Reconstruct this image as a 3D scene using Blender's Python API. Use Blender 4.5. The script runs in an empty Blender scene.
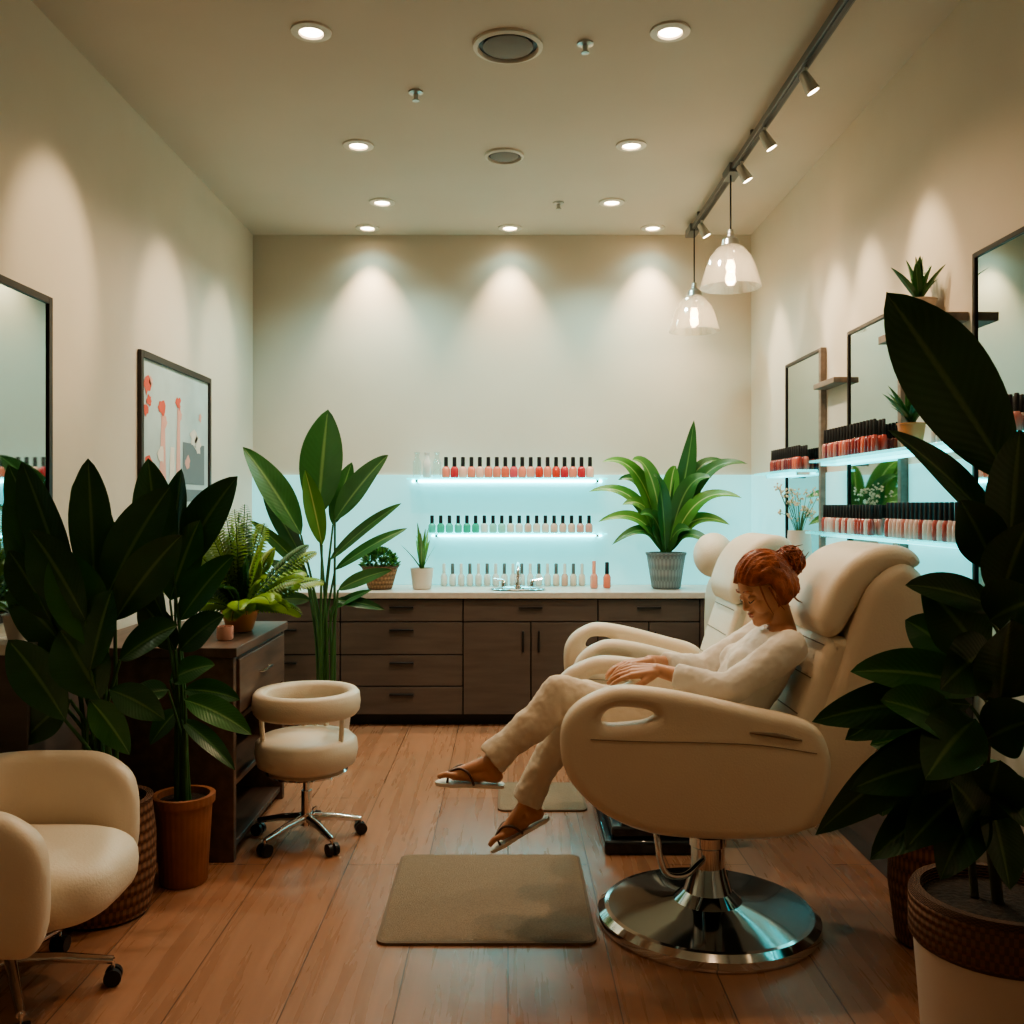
import bpy, bmesh, math, random
from mathutils import Vector, Matrix
random.seed(7)
R=random
V=Vector
CLOSE=False
scene=bpy.context.scene
F=950.0; CX=508.0; CY=505.0; H=1.48
def P(px,py,D): return V(((px-CX)*D/F, D, H-(py-CY)*D/F))
LW=-1.866; RW=1.778; BW=6.95; FW=-1.6; CH=3.455

# ---------------------------------------------------------------- materials
def mat(name,col,rough=0.5,metal=0.0,emit=None,es=0.0,var=0.0,vscale=8.0,bump=0.0,bscale=40.0,stretch=(1,1,1),coat=0.0,sheen=0.0,sss=0.0):
    m=bpy.data.materials.new(name); m.use_nodes=True
    nt=m.node_tree; n=nt.nodes; l=nt.links
    b=n['Principled BSDF']
    b.inputs['Base Color'].default_value=(*col,1)
    b.inputs['Roughness'].default_value=rough
    b.inputs['Metallic'].default_value=metal
    b.inputs['Coat Weight'].default_value=coat
    b.inputs['Sheen Weight'].default_value=sheen
    if sss:
        b.inputs['Subsurface Weight'].default_value=sss
        b.inputs['Subsurface Radius'].default_value=(0.02,0.008,0.004)
    if emit:
        b.inputs['Emission Color'].default_value=(*emit,1); b.inputs['Emission Strength'].default_value=es
    if var>0 or bump>0:
        tc=n.new('ShaderNodeTexCoord'); mp=n.new('ShaderNodeMapping'); mp.inputs['Scale'].default_value=stretch
        l.new(tc.outputs['Object'],mp.inputs['Vector'])
    if var>0:
        nz=n.new('ShaderNodeTexNoise'); nz.inputs['Scale'].default_value=vscale; nz.inputs['Detail'].default_value=6
        l.new(mp.outputs[0],nz.inputs['Vector'])
        cr=n.new('ShaderNodeValToRGB')
        cr.color_ramp.elements[0].position=0.3; cr.color_ramp.elements[1].position=0.7
        cr.color_ramp.elements[0].color=(*[c*(1-var) for c in col],1)
        cr.color_ramp.elements[1].color=(*[min(1,c*(1+var)) for c in col],1)
        l.new(nz.outputs['Fac'],cr.inputs[0]); l.new(cr.outputs[0],b.inputs['Base Color'])
    if bump>0:
        nb=n.new('ShaderNodeTexNoise'); nb.inputs['Scale'].default_value=bscale; nb.inputs['Detail'].default_value=4
        l.new(mp.outputs[0],nb.inputs['Vector'])
        bp=n.new('ShaderNodeBump'); bp.inputs['Strength'].default_value=bump; bp.inputs['Distance'].default_value=0.01
        l.new(nb.outputs['Fac'],bp.inputs['Height']); l.new(bp.outputs[0],b.inputs['Normal'])
    return m

def leafmat(name,c1,c2,rib,rough=0.35):
    m=bpy.data.materials.new(name); m.use_nodes=True
    nt=m.node_tree; n=nt.nodes; l=nt.links; b=n['Principled BSDF']
    uv=n.new('ShaderNodeUVMap'); sp=n.new('ShaderNodeSeparateXYZ'); l.new(uv.outputs[0],sp.inputs[0])
    s=n.new('ShaderNodeMath'); s.operation='SUBTRACT'; l.new(sp.outputs['Y'],s.inputs[0]); s.inputs[1].default_value=0.5
    a=n.new('ShaderNodeMath'); a.operation='ABSOLUTE'; l.new(s.outputs[0],a.inputs[0])
    mr=n.new('ShaderNodeMapRange'); mr.inputs[1].default_value=0.015; mr.inputs[2].default_value=0.05; mr.inputs[3].default_value=1; mr.inputs[4].default_value=0
    l.new(a.outputs[0],mr.inputs[0])
    m1=n.new('ShaderNodeMath'); m1.operation='MULTIPLY'; l.new(sp.outputs['X'],m1.inputs[0]); m1.inputs[1].default_value=110
    m2=n.new('ShaderNodeMath'); m2.operation='MULTIPLY'; l.new(a.outputs[0],m2.inputs[0]); m2.inputs[1].default_value=45
    m3=n.new('ShaderNodeMath'); m3.operation='SUBTRACT'; l.new(m1.outputs[0],m3.inputs[0]); l.new(m2.outputs[0],m3.inputs[1])
    m4=n.new('ShaderNodeMath'); m4.operation='SINE'; l.new(m3.outputs[0],m4.inputs[0])
    tc=n.new('ShaderNodeTexCoord'); nz=n.new('ShaderNodeTexNoise'); nz.inputs['Scale'].default_value=6
    l.new(tc.outputs['Object'],nz.inputs['Vector'])
    mx=n.new('ShaderNodeMix'); mx.data_type='RGBA'
    mx.inputs['A'].default_value=(*c1,1); mx.inputs['B'].default_value=(*c2,1)
    l.new(nz.outputs['Fac'],mx.inputs['Factor'])
    mx2=n.new('ShaderNodeMix'); mx2.data_type='RGBA'; mx2.inputs['B'].default_value=(*rib,1)
    l.new(mr.outputs[0],mx2.inputs['Factor']); l.new(mx.outputs['Result'],mx2.inputs['A'])
    l.new(mx2.outputs['Result'],b.inputs['Base Color'])
    bp=n.new('ShaderNodeBump'); bp.inputs['Strength'].default_value=0.07; bp.inputs['Distance'].default_value=0.003
    l.new(m4.outputs[0],bp.inputs['Height']); l.new(bp.outputs[0],b.inputs['Normal'])
    b.inputs['Roughness'].default_value=rough
    return m

def glassmat(name,tint=(0.9,1,1),refl=0.12,rough=0.03,emit=0.0,milk=0.0):
    m=bpy.data.materials.new(name); m.use_nodes=True
    nt=m.node_tree; n=nt.nodes; l=nt.links
    n.remove(n['Principled BSDF']); out=n['Material Output']
    t=n.new('ShaderNodeBsdfTransparent'); t.inputs[0].default_value=(*tint,1)
    src=t
    if milk>0:
        d=n.new('ShaderNodeBsdfTranslucent'); d.inputs[0].default_value=(0.95,0.93,0.88,1)
        mk=n.new('ShaderNodeMixShader'); mk.inputs[0].default_value=milk; l.new(t.outputs[0],mk.inputs[1]); l.new(d.outputs[0],mk.inputs[2]); src=mk
    g=n.new('ShaderNodeBsdfGlossy'); g.inputs['Roughness'].default_value=rough
    lw=n.new('ShaderNodeLayerWeight'); lw.inputs[0].default_value=0.25
    ad=n.new('ShaderNodeMath'); ad.operation='ADD'; ad.inputs[1].default_value=refl; ad.use_clamp=True
    l.new(lw.outputs['Facing'],ad.inputs[0])
    ml=n.new('ShaderNodeMath'); ml.operation='MULTIPLY'; ml.inputs[1].default_value=0.7; l.new(ad.outputs[0],ml.inputs[0])
    mx=n.new('ShaderNodeMixShader'); l.new(ml.outputs[0],mx.inputs[0]); l.new(src.outputs[0],mx.inputs[1]); l.new(g.outputs[0],mx.inputs[2])
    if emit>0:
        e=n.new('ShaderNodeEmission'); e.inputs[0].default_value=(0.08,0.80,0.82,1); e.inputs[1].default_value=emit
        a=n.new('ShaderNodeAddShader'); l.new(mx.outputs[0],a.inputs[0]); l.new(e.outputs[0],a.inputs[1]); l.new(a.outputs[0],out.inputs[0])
    else: l.new(mx.outputs[0],out.inputs[0])
    return m

def floormat():
    m=bpy.data.materials.new('oak_plank_floor'); m.use_nodes=True
    nt=m.node_tree; n=nt.nodes; l=nt.links; b=n['Principled BSDF']
    tc=n.new('ShaderNodeTexCoord'); sp=n.new('ShaderNodeSeparateXYZ'); l.new(tc.outputs['Object'],sp.inputs[0])
    cb=n.new('ShaderNodeCombineXYZ'); l.new(sp.outputs['Y'],cb.inputs['X']); l.new(sp.outputs['X'],cb.inputs['Y'])
    br=n.new('ShaderNodeTexBrick'); l.new(cb.outputs[0],br.inputs['Vector'])
    br.inputs['Scale'].default_value=1; br.inputs['Brick Width'].default_value=2.4; br.inputs['Row Height'].default_value=0.33
    br.inputs['Mortar Size'].default_value=0.0022; br.inputs['Mortar Smooth'].default_value=0.3; br.offset=0.37
    br.inputs['Color1'].default_value=(0.35,0.175,0.105,1); br.inputs['Color2'].default_value=(0.42,0.22,0.138,1)
    br.inputs['Mortar'].default_value=(0.12,0.06,0.035,1)
    mp=n.new('ShaderNodeMapping'); mp.inputs['Scale'].default_value=(14,0.9,1); l.new(tc.outputs['Object'],mp.inputs[0])
    nz=n.new('ShaderNodeTexNoise'); nz.inputs['Scale'].default_value=1.6; nz.inputs['Detail'].default_value=7; nz.inputs['Distortion'].default_value=0.4
    l.new(mp.outputs[0],nz.inputs['Vector'])
    cr=n.new('ShaderNodeValToRGB'); cr.color_ramp.elements[0].position=0.28; cr.color_ramp.elements[1].position=0.74
    cr.color_ramp.elements[0].color=(0.80,0.77,0.75,1); cr.color_ramp.elements[1].color=(1.08,1.07,1.06,1)
    l.new(nz.outputs['Fac'],cr.inputs[0])
    mx=n.new('ShaderNodeMix'); mx.data_type='RGBA'; mx.blend_type='MULTIPLY'; mx.inputs['Factor'].default_value=1
    l.new(br.outputs['Color'],mx.inputs['A']); l.new(cr.outputs[0],mx.inputs['B']); l.new(mx.outputs['Result'],b.inputs['Base Color'])
    mr=n.new('ShaderNodeMapRange'); mr.inputs[3].default_value=0.20; mr.inputs[4].default_value=0.36; l.new(nz.outputs['Fac'],mr.inputs[0]); l.new(mr.outputs[0],b.inputs['Roughness'])
    bp=n.new('ShaderNodeBump'); bp.inputs['Strength'].default_value=0.3; bp.inputs['Distance'].default_value=0.003; bp.invert=True
    l.new(br.outputs['Fac'],bp.inputs['Height']); l.new(bp.outputs[0],b.inputs['Normal'])
    return m

def wovenmat(name,c1,c2,sx=60,sz=60):
    m=bpy.data.materials.new(name); m.use_nodes=True
    nt=m.node_tree; n=nt.nodes; l=nt.links; b=n['Principled BSDF']
    uv=n.new('ShaderNodeUVMap'); mp=n.new('ShaderNodeMapping'); mp.inputs['Scale'].default_value=(sx,sz,1); l.new(uv.outputs[0],mp.inputs[0])
    ck=n.new('ShaderNodeTexChecker'); ck.inputs['Scale'].default_value=1; l.new(mp.outputs[0],ck.inputs[0])
    ck.inputs[1].default_value=(*c1,1); ck.inputs[2].default_value=(*c2,1)
    l.new(ck.outputs[0],b.inputs['Base Color'])
    w=n.new('ShaderNodeTexWave'); w.bands_direction='Y'; w.inputs['Scale'].default_value=0.32; w.inputs['Distortion'].default_value=0.6; l.new(mp.outputs[0],w.inputs[0])
    bp=n.new('ShaderNodeBump'); bp.inputs['Strength'].default_value=0.9; bp.inputs['Distance'].default_value=0.006
    l.new(w.outputs['Fac'],bp.inputs['Height']); l.new(bp.outputs[0],b.inputs['Normal'])
    b.inputs['Roughness'].default_value=0.8
    return m

M={}
M['wall']=mat('warm_plaster',(0.62,0.565,0.475),0.75,var=0.03,vscale=2,bump=0.05,bscale=120)
M['ceil']=mat('ceiling_paint',(0.60,0.51,0.42),0.85,var=0.02,vscale=2)
M['floor']=floormat()
M['splash']=mat('emissive_glass_splash',(0.42,0.66,0.68),0.25,emit=(0.12,0.62,0.66),es=0.95)  # cyan glow put into the surface by emission, nothing lights it from behind
M['led']=mat('led_cyan',(1,1,1),0.5,emit=(0.16,0.88,0.95),es=20)
M['ledsoft']=mat('led_cyan_soft',(1,1,1),0.5,emit=(0.06,0.72,0.78),es=4)
M['lampglow']=mat('lamp_glow',(1,1,1),0.5,emit=(1,0.78,0.52),es=18)
M['bulb']=mat('bulb_glow',(1,1,1),0.5,emit=(1,0.72,0.42),es=22)
M['whitemetal']=mat('white_metal',(0.70,0.63,0.54),0.4)
M['greymetal']=mat('grey_metal',(0.17,0.17,0.165),0.45,0.6)
M['ventgrey']=mat('vent_grey',(0.22,0.2,0.18),0.7)
M['steel']=mat('brushed_steel',(0.5,0.49,0.46),0.3,0.9)
M['chrome']=mat('chrome',(0.75,0.75,0.75),0.09,1.0)
M['darkchrome']=mat('dark_chrome',(0.48,0.58,0.62),0.08,1.0)
M['black']=mat('black_plastic',(0.012,0.012,0.013),0.35)
M['blackgloss']=mat('black_gloss',(0.015,0.017,0.02),0.12,coat=0.5)
M['frame']=mat('dark_frame',(0.022,0.015,0.012),0.4)
M['mirror']=mat('mirror_glass',(0.46,0.585,0.59),0.03,1.0)
M['glass']=glassmat('clear_glass')
M['shelfglass']=glassmat('shelf_glass',(0.60,0.95,0.95),0.15,0.05,0.55)  # glass given its own emission to stand for the cyan edge light
M['shadeglass']=glassmat('shade_glass',(0.95,0.94,0.9),0.18,0.08,0,0.16)
M['counter']=mat('counter_stone',(0.55,0.50,0.45),0.3,var=0.06,vscale=30)
M['cab']=mat('taupe_laminate',(0.112,0.086,0.073),0.45,var=0.15,vscale=3,stretch=(1,1,8))
M['cabgap']=mat('cabinet_shadow',(0.012,0.01,0.009),0.8)
M['walnut']=mat('walnut',(0.085,0.048,0.033),0.45,var=0.3,vscale=3,stretch=(8,1,8))
M['walnut2']=mat('walnut_light',(0.13,0.078,0.055),0.45,var=0.3,vscale=3,stretch=(8,1,8))
M['shelfwood']=mat('shelf_wood',(0.2,0.155,0.125),0.5,var=0.2,vscale=4,stretch=(8,1,8))
M['cream']=mat('cream_leather',(0.76,0.65,0.52),0.42,var=0.03,vscale=3,bump=0.12,bscale=160)
M['cream2']=mat('cream_leather_pad',(0.79,0.69,0.56),0.48,var=0.03,vscale=3,bump=0.15,bscale=120)
M['seam']=mat('leather_seam',(0.28,0.21,0.15),0.7)
M['mat']=mat('woven_mat',(0.30,0.22,0.15),0.95,var=0.15,vscale=150,bump=0.8,bscale=300)
M['matedge']=mat('mat_binding',(0.20,0.14,0.095),0.9)
M['skin']=mat('skin',(0.62,0.33,0.21),0.45,sss=0.06,var=0.05,vscale=10)
M['lip']=mat('lips',(0.50,0.16,0.12),0.35)
M['lash']=mat('lashes',(0.02,0.012,0.01),0.6)
M['hair']=mat('auburn_hair',(0.30,0.078,0.028),0.40,var=0.5,vscale=30,bump=0.5,bscale=60,stretch=(1,3,1))
M['top']=mat('white_knit_top',(0.82,0.78,0.72),0.85,bump=0.5,bscale=14,var=0.03)
M['pants']=mat('cream_trousers',(0.76,0.66,0.54),0.85,bump=0.6,bscale=12,var=0.04)
M['sandal']=mat('sandal_sole',(0.75,0.68,0.58),0.5)
M['strap']=mat('sandal_strap',(0.10,0.055,0.035),0.5)
M['leafD']=leafmat('leaf_dark',(0.014,0.060,0.022),(0.040,0.130,0.040),(0.11,0.21,0.07),0.3)
M['leafM']=leafmat('leaf_mid',(0.020,0.095,0.024),(0.050,0.185,0.044),(0.15,0.30,0.10))
M['leafL']=leafmat('leaf_light',(0.05,0.20,0.03),(0.13,0.34,0.07),(0.40,0.55,0.20))
M['leafY']=leafmat('leaf_fern',(0.10,0.26,0.015),(0.28,0.44,0.04),(0.2,0.35,0.08))
M['stem']=mat('plant_stem',(0.04,0.12,0.03),0.5)
M['trunk']=mat('woody_stem',(0.06,0.06,0.03),0.8)
M['soil']=mat('potting_soil',(0.03,0.02,0.014),1.0,var=0.4,vscale=60,bump=0.8,bscale=80)
M['basket']=wovenmat('wicker',(0.23,0.10,0.05),(0.12,0.05,0.025),90,26)
M['basket2']=wovenmat('wicker_tan',(0.30,0.17,0.09),(0.2,0.11,0.055),50,16)
M['basket3']=wovenmat('wicker_braid',(0.21,0.105,0.06),(0.13,0.065,0.035),130,24)
M['greypot']=wovenmat('ribbed_grey',(0.23,0.25,0.25),(0.17,0.19,0.19),60,10)
M['terra']=mat('terracotta',(0.32,0.125,0.06),0.7,var=0.15,vscale=10)
M['orange']=mat('orange_glaze',(0.55,0.22,0.09),0.4)
M['whitepot']=mat('white_ceramic',(0.66,0.58,0.50),0.35)
M['canvas']=mat('print_ground',(0.46,0.57,0.56),0.6,var=0.12,vscale=4)
M['pred']=mat('print_red',(0.62,0.10,0.06),0.6)
M['ppink']=mat('print_pink',(0.70,0.38,0.32),0.6)
M['pgrey']=mat('print_grey',(0.16,0.19,0.2),0.6)
M['pwhite']=mat('print_white',(0.72,0.66,0.58),0.6)
M['flower']=mat('dried_flower',(0.75,0.62,0.45),0.8)
cols=[(0.55,0.05,0.03),(0.65,0.12,0.07),(0.7,0.2,0.13),(0.45,0.03,0.04),(0.72,0.3,0.22),(0.6,0.08,0.1),(0.75,0.42,0.33)]
for i,c in enumerate(cols): M['pol%d'%i]=mat('polish_red_%d'%i,c,0.2,coat=0.6)
dk_=[(0.26,0.02,0.02),(0.36,0.06,0.05),(0.48,0.17,0.14),(0.58,0.36,0.31),(0.18,0.02,0.03),(0.6,0.5,0.45)]
for i,c in enumerate(dk_): M['dp%d'%i]=mat('polish_deep_%d'%i,c,0.2,coat=0.6)
cc=[(0.03,0.42,0.28),(0.07,0.52,0.42),(0.28,0.60,0.50),(0.7,0.7,0.66),(0.75,0.6,0.5),(0.7,0.42,0.33),(0.66,0.3,0.25)]
for i,c in enumerate(cc): M['mix%d'%i]=mat('polish_mix_%d'%i,c,0.2,coat=0.6)
M['clearw']=mat('polish_clear',(0.7,0.72,0.68),0.15,coat=0.6)

# ---------------------------------------------------------------- mesh builder
def catmull(pts,n=6,closed=False):
    pts=[V(p) for p in pts]; out=[]; N=len(pts)
    rng=range(N if closed else N-1)
    for i in rng:
        if closed: p0,p1,p2,p3=pts[(i-1)%N],pts[i],pts[(i+1)%N],pts[(i+2)%N]
        else: p0,p1,p2,p3=pts[max(i-1,0)],pts[i],pts[i+1],pts[min(i+2,N-1)]
        for k in range(n):
            t=k/n
            out.append(0.5*((2*p1)+(p2-p0)*t+(2*p0-5*p1+4*p2-p3)*t*t+(3*p1-p0-3*p2+p3)*t**3))
    if not closed: out.append(pts[-1].copy())
    return out
def lerpl(vals,n):
    out=[]
    for i in range(len(vals)-1):
        for k in range(n): out.append(vals[i]+(vals[i+1]-vals[i])*k/n)
    out.append(vals[-1]); return out

class MB:
    def __init__(s): s.v=[];s.f=[];s.m=[];s.uv=[];s.mats=[]
    def mi(s,name):
        if name not in s.mats: s.mats.append(name)
        return s.mats.index(name)
    def add(s,vs,fs,m,uvs=None):
        o=len(s.v); s.v+= [tuple(x) for x in vs]; k=s.mi(m)
        for f in fs:
            s.f.append([o+i for i in f]); s.m.append(k)
            s.uv.append([uvs[i] if uvs else (0,0) for i in f])
    def box(s,x0,x1,y0,y1,z0,z1,m):
        vs=[(x,y,z) for z in(z0,z1) for y in(y0,y1) for x in(x0,x1)]
        s.add(vs,[(0,2,3,1),(4,5,7,6),(0,1,5,4),(2,6,7,3),(0,4,6,2),(1,3,7,5)],m)
    def tube(s,pts,rad,m,segs=8,cap=True):
        pts=[V(p) for p in pts]; n=len(pts)
        if not hasattr(rad,'__len__'): rad=[rad]*n
        t0=(pts[1]-pts[0]).normalized(); a=V((0,0,1)) if abs(t0.z)<0.9 else V((1,0,0))
        nrm=t0.cross(a).normalized(); vs=[]
        for i,p in enumerate(pts):
            t=(pts[min(i+1,n-1)]-pts[max(i-1,0)])
            if t.length<1e-9: t=t0
            t.normalize(); nrm=(nrm-t*nrm.dot(t))
            if nrm.length<1e-6: nrm=t.cross(V((0.3,0.5,0.8)))
            nrm.normalize(); b=t.cross(nrm)
            for k in range(segs):
                an=2*math.pi*k/segs; vs.append(p+(nrm*math.cos(an)+b*math.sin(an))*rad[i])
        fs=[(i*segs+k,i*segs+(k+1)%segs,(i+1)*segs+(k+1)%segs,(i+1)*segs+k) for i in range(n-1) for k in range(segs)]
        if cap: fs.append(tuple(reversed(range(segs)))); fs.append(tuple((n-1)*segs+k for k in range(segs)))
        s.add(vs,fs,m)
    def lathe(s,prof,c,m,segs=32,cap=True,ry=1.0,ribs=0,ribd=0):
        c=V(c); vs=[];uv=[];n=len(prof)
        for i,(r,z) in enumerate(prof):
            for k in range(segs+1):
                an=2*math.pi*k/segs; rr=r*(1+ribd*math.cos(ribs*an)) if ribs else r
                vs.append(c+V((rr*math.cos(an),rr*ry*math.sin(an),z))); uv.append((k/segs,i/(n-1)))
        w=segs+1
        fs=[(i*w+k,i*w+k+1,(i+1)*w+k+1,(i+1)*w+k) for i in range(n-1) for k in range(segs)]
        if cap:
            if prof[0][0]>1e-3: fs.append(tuple(reversed(range(segs))))
            if prof[-1][0]>1e-3: fs.append(tuple((n-1)*w+k for k in range(segs)))
        s.add(vs,fs,m,uv)
    def ell(s,c,r,m,segs=16,rings=10,fr=None,fn=None):
        c=V(c)
        if not hasattr(r,'__len__'): r=(r,r,r)
        vs=[]
        for i in range(rings+1):
            ph=math.pi*i/rings
            for k in range(segs):
                an=2*math.pi*k/segs
                p=V((math.sin(ph)*math.cos(an),math.sin(ph)*math.sin(an),math.cos(ph)))
                q=fn(p) if fn else V((p.x*r[0],p.y*r[1],p.z*r[2]))
                if fr: q=fr[0]*q.x+fr[1]*q.y+fr[2]*q.z
                vs.append(c+q)
        fs=[(i*segs+k,(i+1)*segs+k,(i+1)*segs+(k+1)%segs,i*segs+(k+1)%segs) for i in range(rings) for k in range(segs)]
        s.add(vs,fs,m)
    def leaf(s,b,c,t,w,m,N=None,fold=0.25,n=14,wave=0.0,shape=0.85,pk=None):
        b,c,t=V(b),V(c),V(t); vs=[];uv=[];cs=[-1,-0.66,-0.33,0,0.33,0.66,1]
        N=V(N) if N is not None else V((0,-0.6,0.8)); ph=R.random()*6
        for i in range(n+1):
            u=i/n; p=b*(1-u)**2+c*2*u*(1-u)+t*u*u
            tg=((c-b)*(1-u)+(t-c)*u)
            if tg.length<1e-6: tg=t-b
            tg.normalize(); sd=tg.cross(N)
            if sd.length<1e-4: sd=tg.cross(V((1,0.2,0)))
            sd.normalize(); nn=sd.cross(tg).normalized()
            ww=w*0.5*max(0.0,math.sin(math.pi*min(1,u**shape)))**0.75
            if i==0: ww=w*0.02
            for a in cs:
                off=fold*abs(a)*ww+wave*w*math.sin(u*9+ph+a*1.5)*abs(a)
                vs.append(p+sd*(a*ww)+nn*off); uv.append((u,(a+1)/2))
        k=len(cs)
        fs=[(i*k+j,i*k+j+1,(i+1)*k+j+1,(i+1)*k+j) for i in range(n) for j in range(k-1)]
        s.add(vs,fs,m,uv)
    def finish(s,name,parent=None,bevel=0,angle=40,loc=None,solid=0,clean=True):
        me=bpy.data.meshes.new(name); me.from_pydata(s.v,[],s.f)
        for x in s.mats: me.materials.append(M[x])
        me.polygons.foreach_set('material_index',s.m)
        me.polygons.foreach_set('use_smooth',[True]*len(s.f))
        ul=me.uv_layers.new(name='UVMap')
        flat=[c for f in s.uv for u in f for c in u]; ul.data.foreach_set('uv',flat)
        if clean:
            bm=bmesh.new(); bm.from_mesh(me); bmesh.ops.remove_doubles(bm,verts=bm.verts,dist=1e-5)
            bmesh.ops.recalc_face_normals(bm,faces=bm.faces); bm.to_mesh(me); bm.free()
        me.update(); me.set_sharp_from_angle(angle=math.radians(angle))
        o=bpy.data.objects.new(name,me); scene.collection.objects.link(o)
        if parent: o.parent=parent
        if loc: o.location=loc
        if bevel:
            md=o.modifiers.new('bevel','BEVEL'); md.width=bevel; md.segments=2; md.limit_method='ANGLE'; md.angle_limit=math.radians(50)
        return o
def empty(name,loc=(0,0,0)):
    e=bpy.data.objects.new(name,None); e.location=loc; e.empty_display_size=0.1; scene.collection.objects.link(e); return e

def prof_extrude(name,outline,y0,y1,m,parent,bev=0.02,holes=[],smooth=5,off=(0,0,0),res=3):
    cu=bpy.data.curves.new('tmp','CURVE'); cu.dimensions='2D'; cu.fill_mode='BOTH'
    for pl in [outline]+holes:
        pts=catmull([(p[0],p[1],0) for p in pl],smooth,True) if smooth>1 else [V((p[0],p[1],0)) for p in pl]
        sp=cu.splines.new('POLY'); sp.points.add(len(pts)-1); sp.use_cyclic_u=True
        for i,p in enumerate(pts): sp.points[i].co=(p.x,p.y,0,1)
    h=(y1-y0)/2; cu.extrude=max(0.0001,h-bev); cu.bevel_depth=bev; cu.bevel_resolution=res; cu.offset=-bev
    o=bpy.data.objects.new('tmp',cu); scene.collection.objects.link(o)
    dg=bpy.context.evaluated_depsgraph_get(); dg.update()
    me=bpy.data.meshes.new_from_object(o.evaluated_get(dg)); me.name=name
    bpy.data.objects.remove(o)
    for v in me.vertices:
        x,y,z=v.co; v.co=(x-off[0],(y0+y1)/2+z-off[1],y-off[2])
    bm=bmesh.new(); bm.from_mesh(me); bmesh.ops.remove_doubles(bm,verts=bm.verts,dist=1e-5); bmesh.ops.recalc_face_normals(bm,faces=bm.faces); bm.to_mesh(me); bm.free()
    me.materials.clear(); me.materials.append(M[m])
    for p in me.polygons: p.use_smooth=True; p.material_index=0
    me.set_sharp_from_angle(angle=math.radians(35))
    ob=bpy.data.objects.new(name,me); scene.collection.objects.link(ob); ob.parent=parent
    return ob

def remesh(mb,name,parent,voxel,mats,smooth=4,matfn=None):
    o=mb.finish('tmpr',clean=True)
    md=o.modifiers.new('r','REMESH'); md.mode='VOXEL'; md.voxel_size=voxel
    sm=o.modifiers.new('s','SMOOTH'); sm.factor=0.5; sm.iterations=smooth
    dg=bpy.context.evaluated_depsgraph_get(); dg.update()
    me=bpy.data.meshes.new_from_object(o.evaluated_get(dg)); me.name=name
    bpy.data.objects.remove(o); me.materials.clear()
    for x in mats: me.materials.append(M[x])
    for p in me.polygons:
        p.use_smooth=True; p.material_index=matfn(p.center) if matfn else 0
    ob=bpy.data.objects.new(name,me); scene.collection.objects.link(ob); ob.parent=parent
    return ob

# ---------------------------------------------------------------- room
def simplebox(name,a,m,bevel=0,parent=None):
    b=MB(); b.box(*a,m); return b.finish(name,parent,bevel)
simplebox('floor',(LW-0.1,RW+0.1,FW-0.1,BW+0.1,-0.1,0),'floor')
simplebox('ceiling',(LW-0.1,RW+0.1,FW-0.1,BW+0.1,CH,CH+0.1),'ceil')
simplebox('wall_left',(LW-0.1,LW,FW,BW,0,CH),'wall')
simplebox('wall_right',(RW,RW+0.1,FW,BW,0,CH),'wall')
simplebox('wall_back',(LW-0.1,RW+0.1,BW,BW+0.1,0,CH),'wall')
simplebox('wall_front',(LW-0.1,RW+0.1,FW-0.1,FW,0,CH),'wall')
simplebox('baseboard_left',(LW,LW+0.015,FW,3.29,0,0.1),'whitemetal')
simplebox('baseboard_right',(RW-0.015,RW,FW,3.55,0,0.1),'whitemetal')
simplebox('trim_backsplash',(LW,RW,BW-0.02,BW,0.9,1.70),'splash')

# ---------------------------------------------------------------- lights
def spot(name,loc,target,power,cone,blend,col,parent=None,r=0.04):
    d=bpy.data.lights.new(name,'SPOT'); d.energy=power; d.spot_size=math.radians(cone); d.spot_blend=blend; d.color=col; d.shadow_soft_size=r
    o=bpy.data.objects.new(name,d); o.location=loc; scene.collection.objects.link(o)
    o.rotation_euler=(V(target)-V(loc)).to_track_quat('-Z','Y').to_euler()
    if parent: o.parent=parent
    return o
WARM=(1,0.68,0.42); WARM2=(1,0.76,0.50); COOL=(0.55,1.0,0.96); NEUT=(1,0.84,0.66)
def downlight(x,y,r=0.065,down=35,aim=None,apow=30,acone=60,col=WARM,bl=0.7):
    e=empty('recessed_downlight',(x,y,CH))
    b=MB(); b.lathe([(r*0.72,-0.002),(r*0.8,-0.012),(r,-0.012),(r*1.28,-0.008),(r*1.3,0.0)],(0,0,0),'whitemetal',28,cap=False)
    b.finish('trim_ring',e)
    g=MB(); g.lathe([(0.0005,-0.004),(r*0.74,-0.004)],(0,0,0),'lampglow',24,cap=False); g.finish('lamp_disc',e)
    if down: spot('beam',(0,0,-0.03),(0,0,-2),down,140,0.6,col,e,0.05)
    if aim: spot('wash',(0,0,-0.03),(aim[0]-x,aim[1]-y,aim[2]-CH),apow,acone,bl,WARM2,e,0.03)
for y,dl,dr,c_,ap in ((3.958,38,75,WARM,80),(5.21,75,80,NEUT,60),(6.19,62,62,COOL,45)):
    downlight(-0.82,y,down=dl,aim=(LW,y-0.05,2.45),apow=ap,acone=38,col=c_)
    downlight(0.676,y,down=dr,col=c_)
for x in (-1.0,0.014,1.03):
    downlight(x,6.76,down=4,aim=(x,BW,2.25),apow=100,acone=70,col=COOL,bl=1.0)
for y,dl,dr in ((2.3,10,30),(0.4,3,5)):  # unseen lamps added as fill, continuing the ceiling grid out of view
    downlight(-0.82,y,down=dl); downlight(0.676,y,down=dr)

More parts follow.
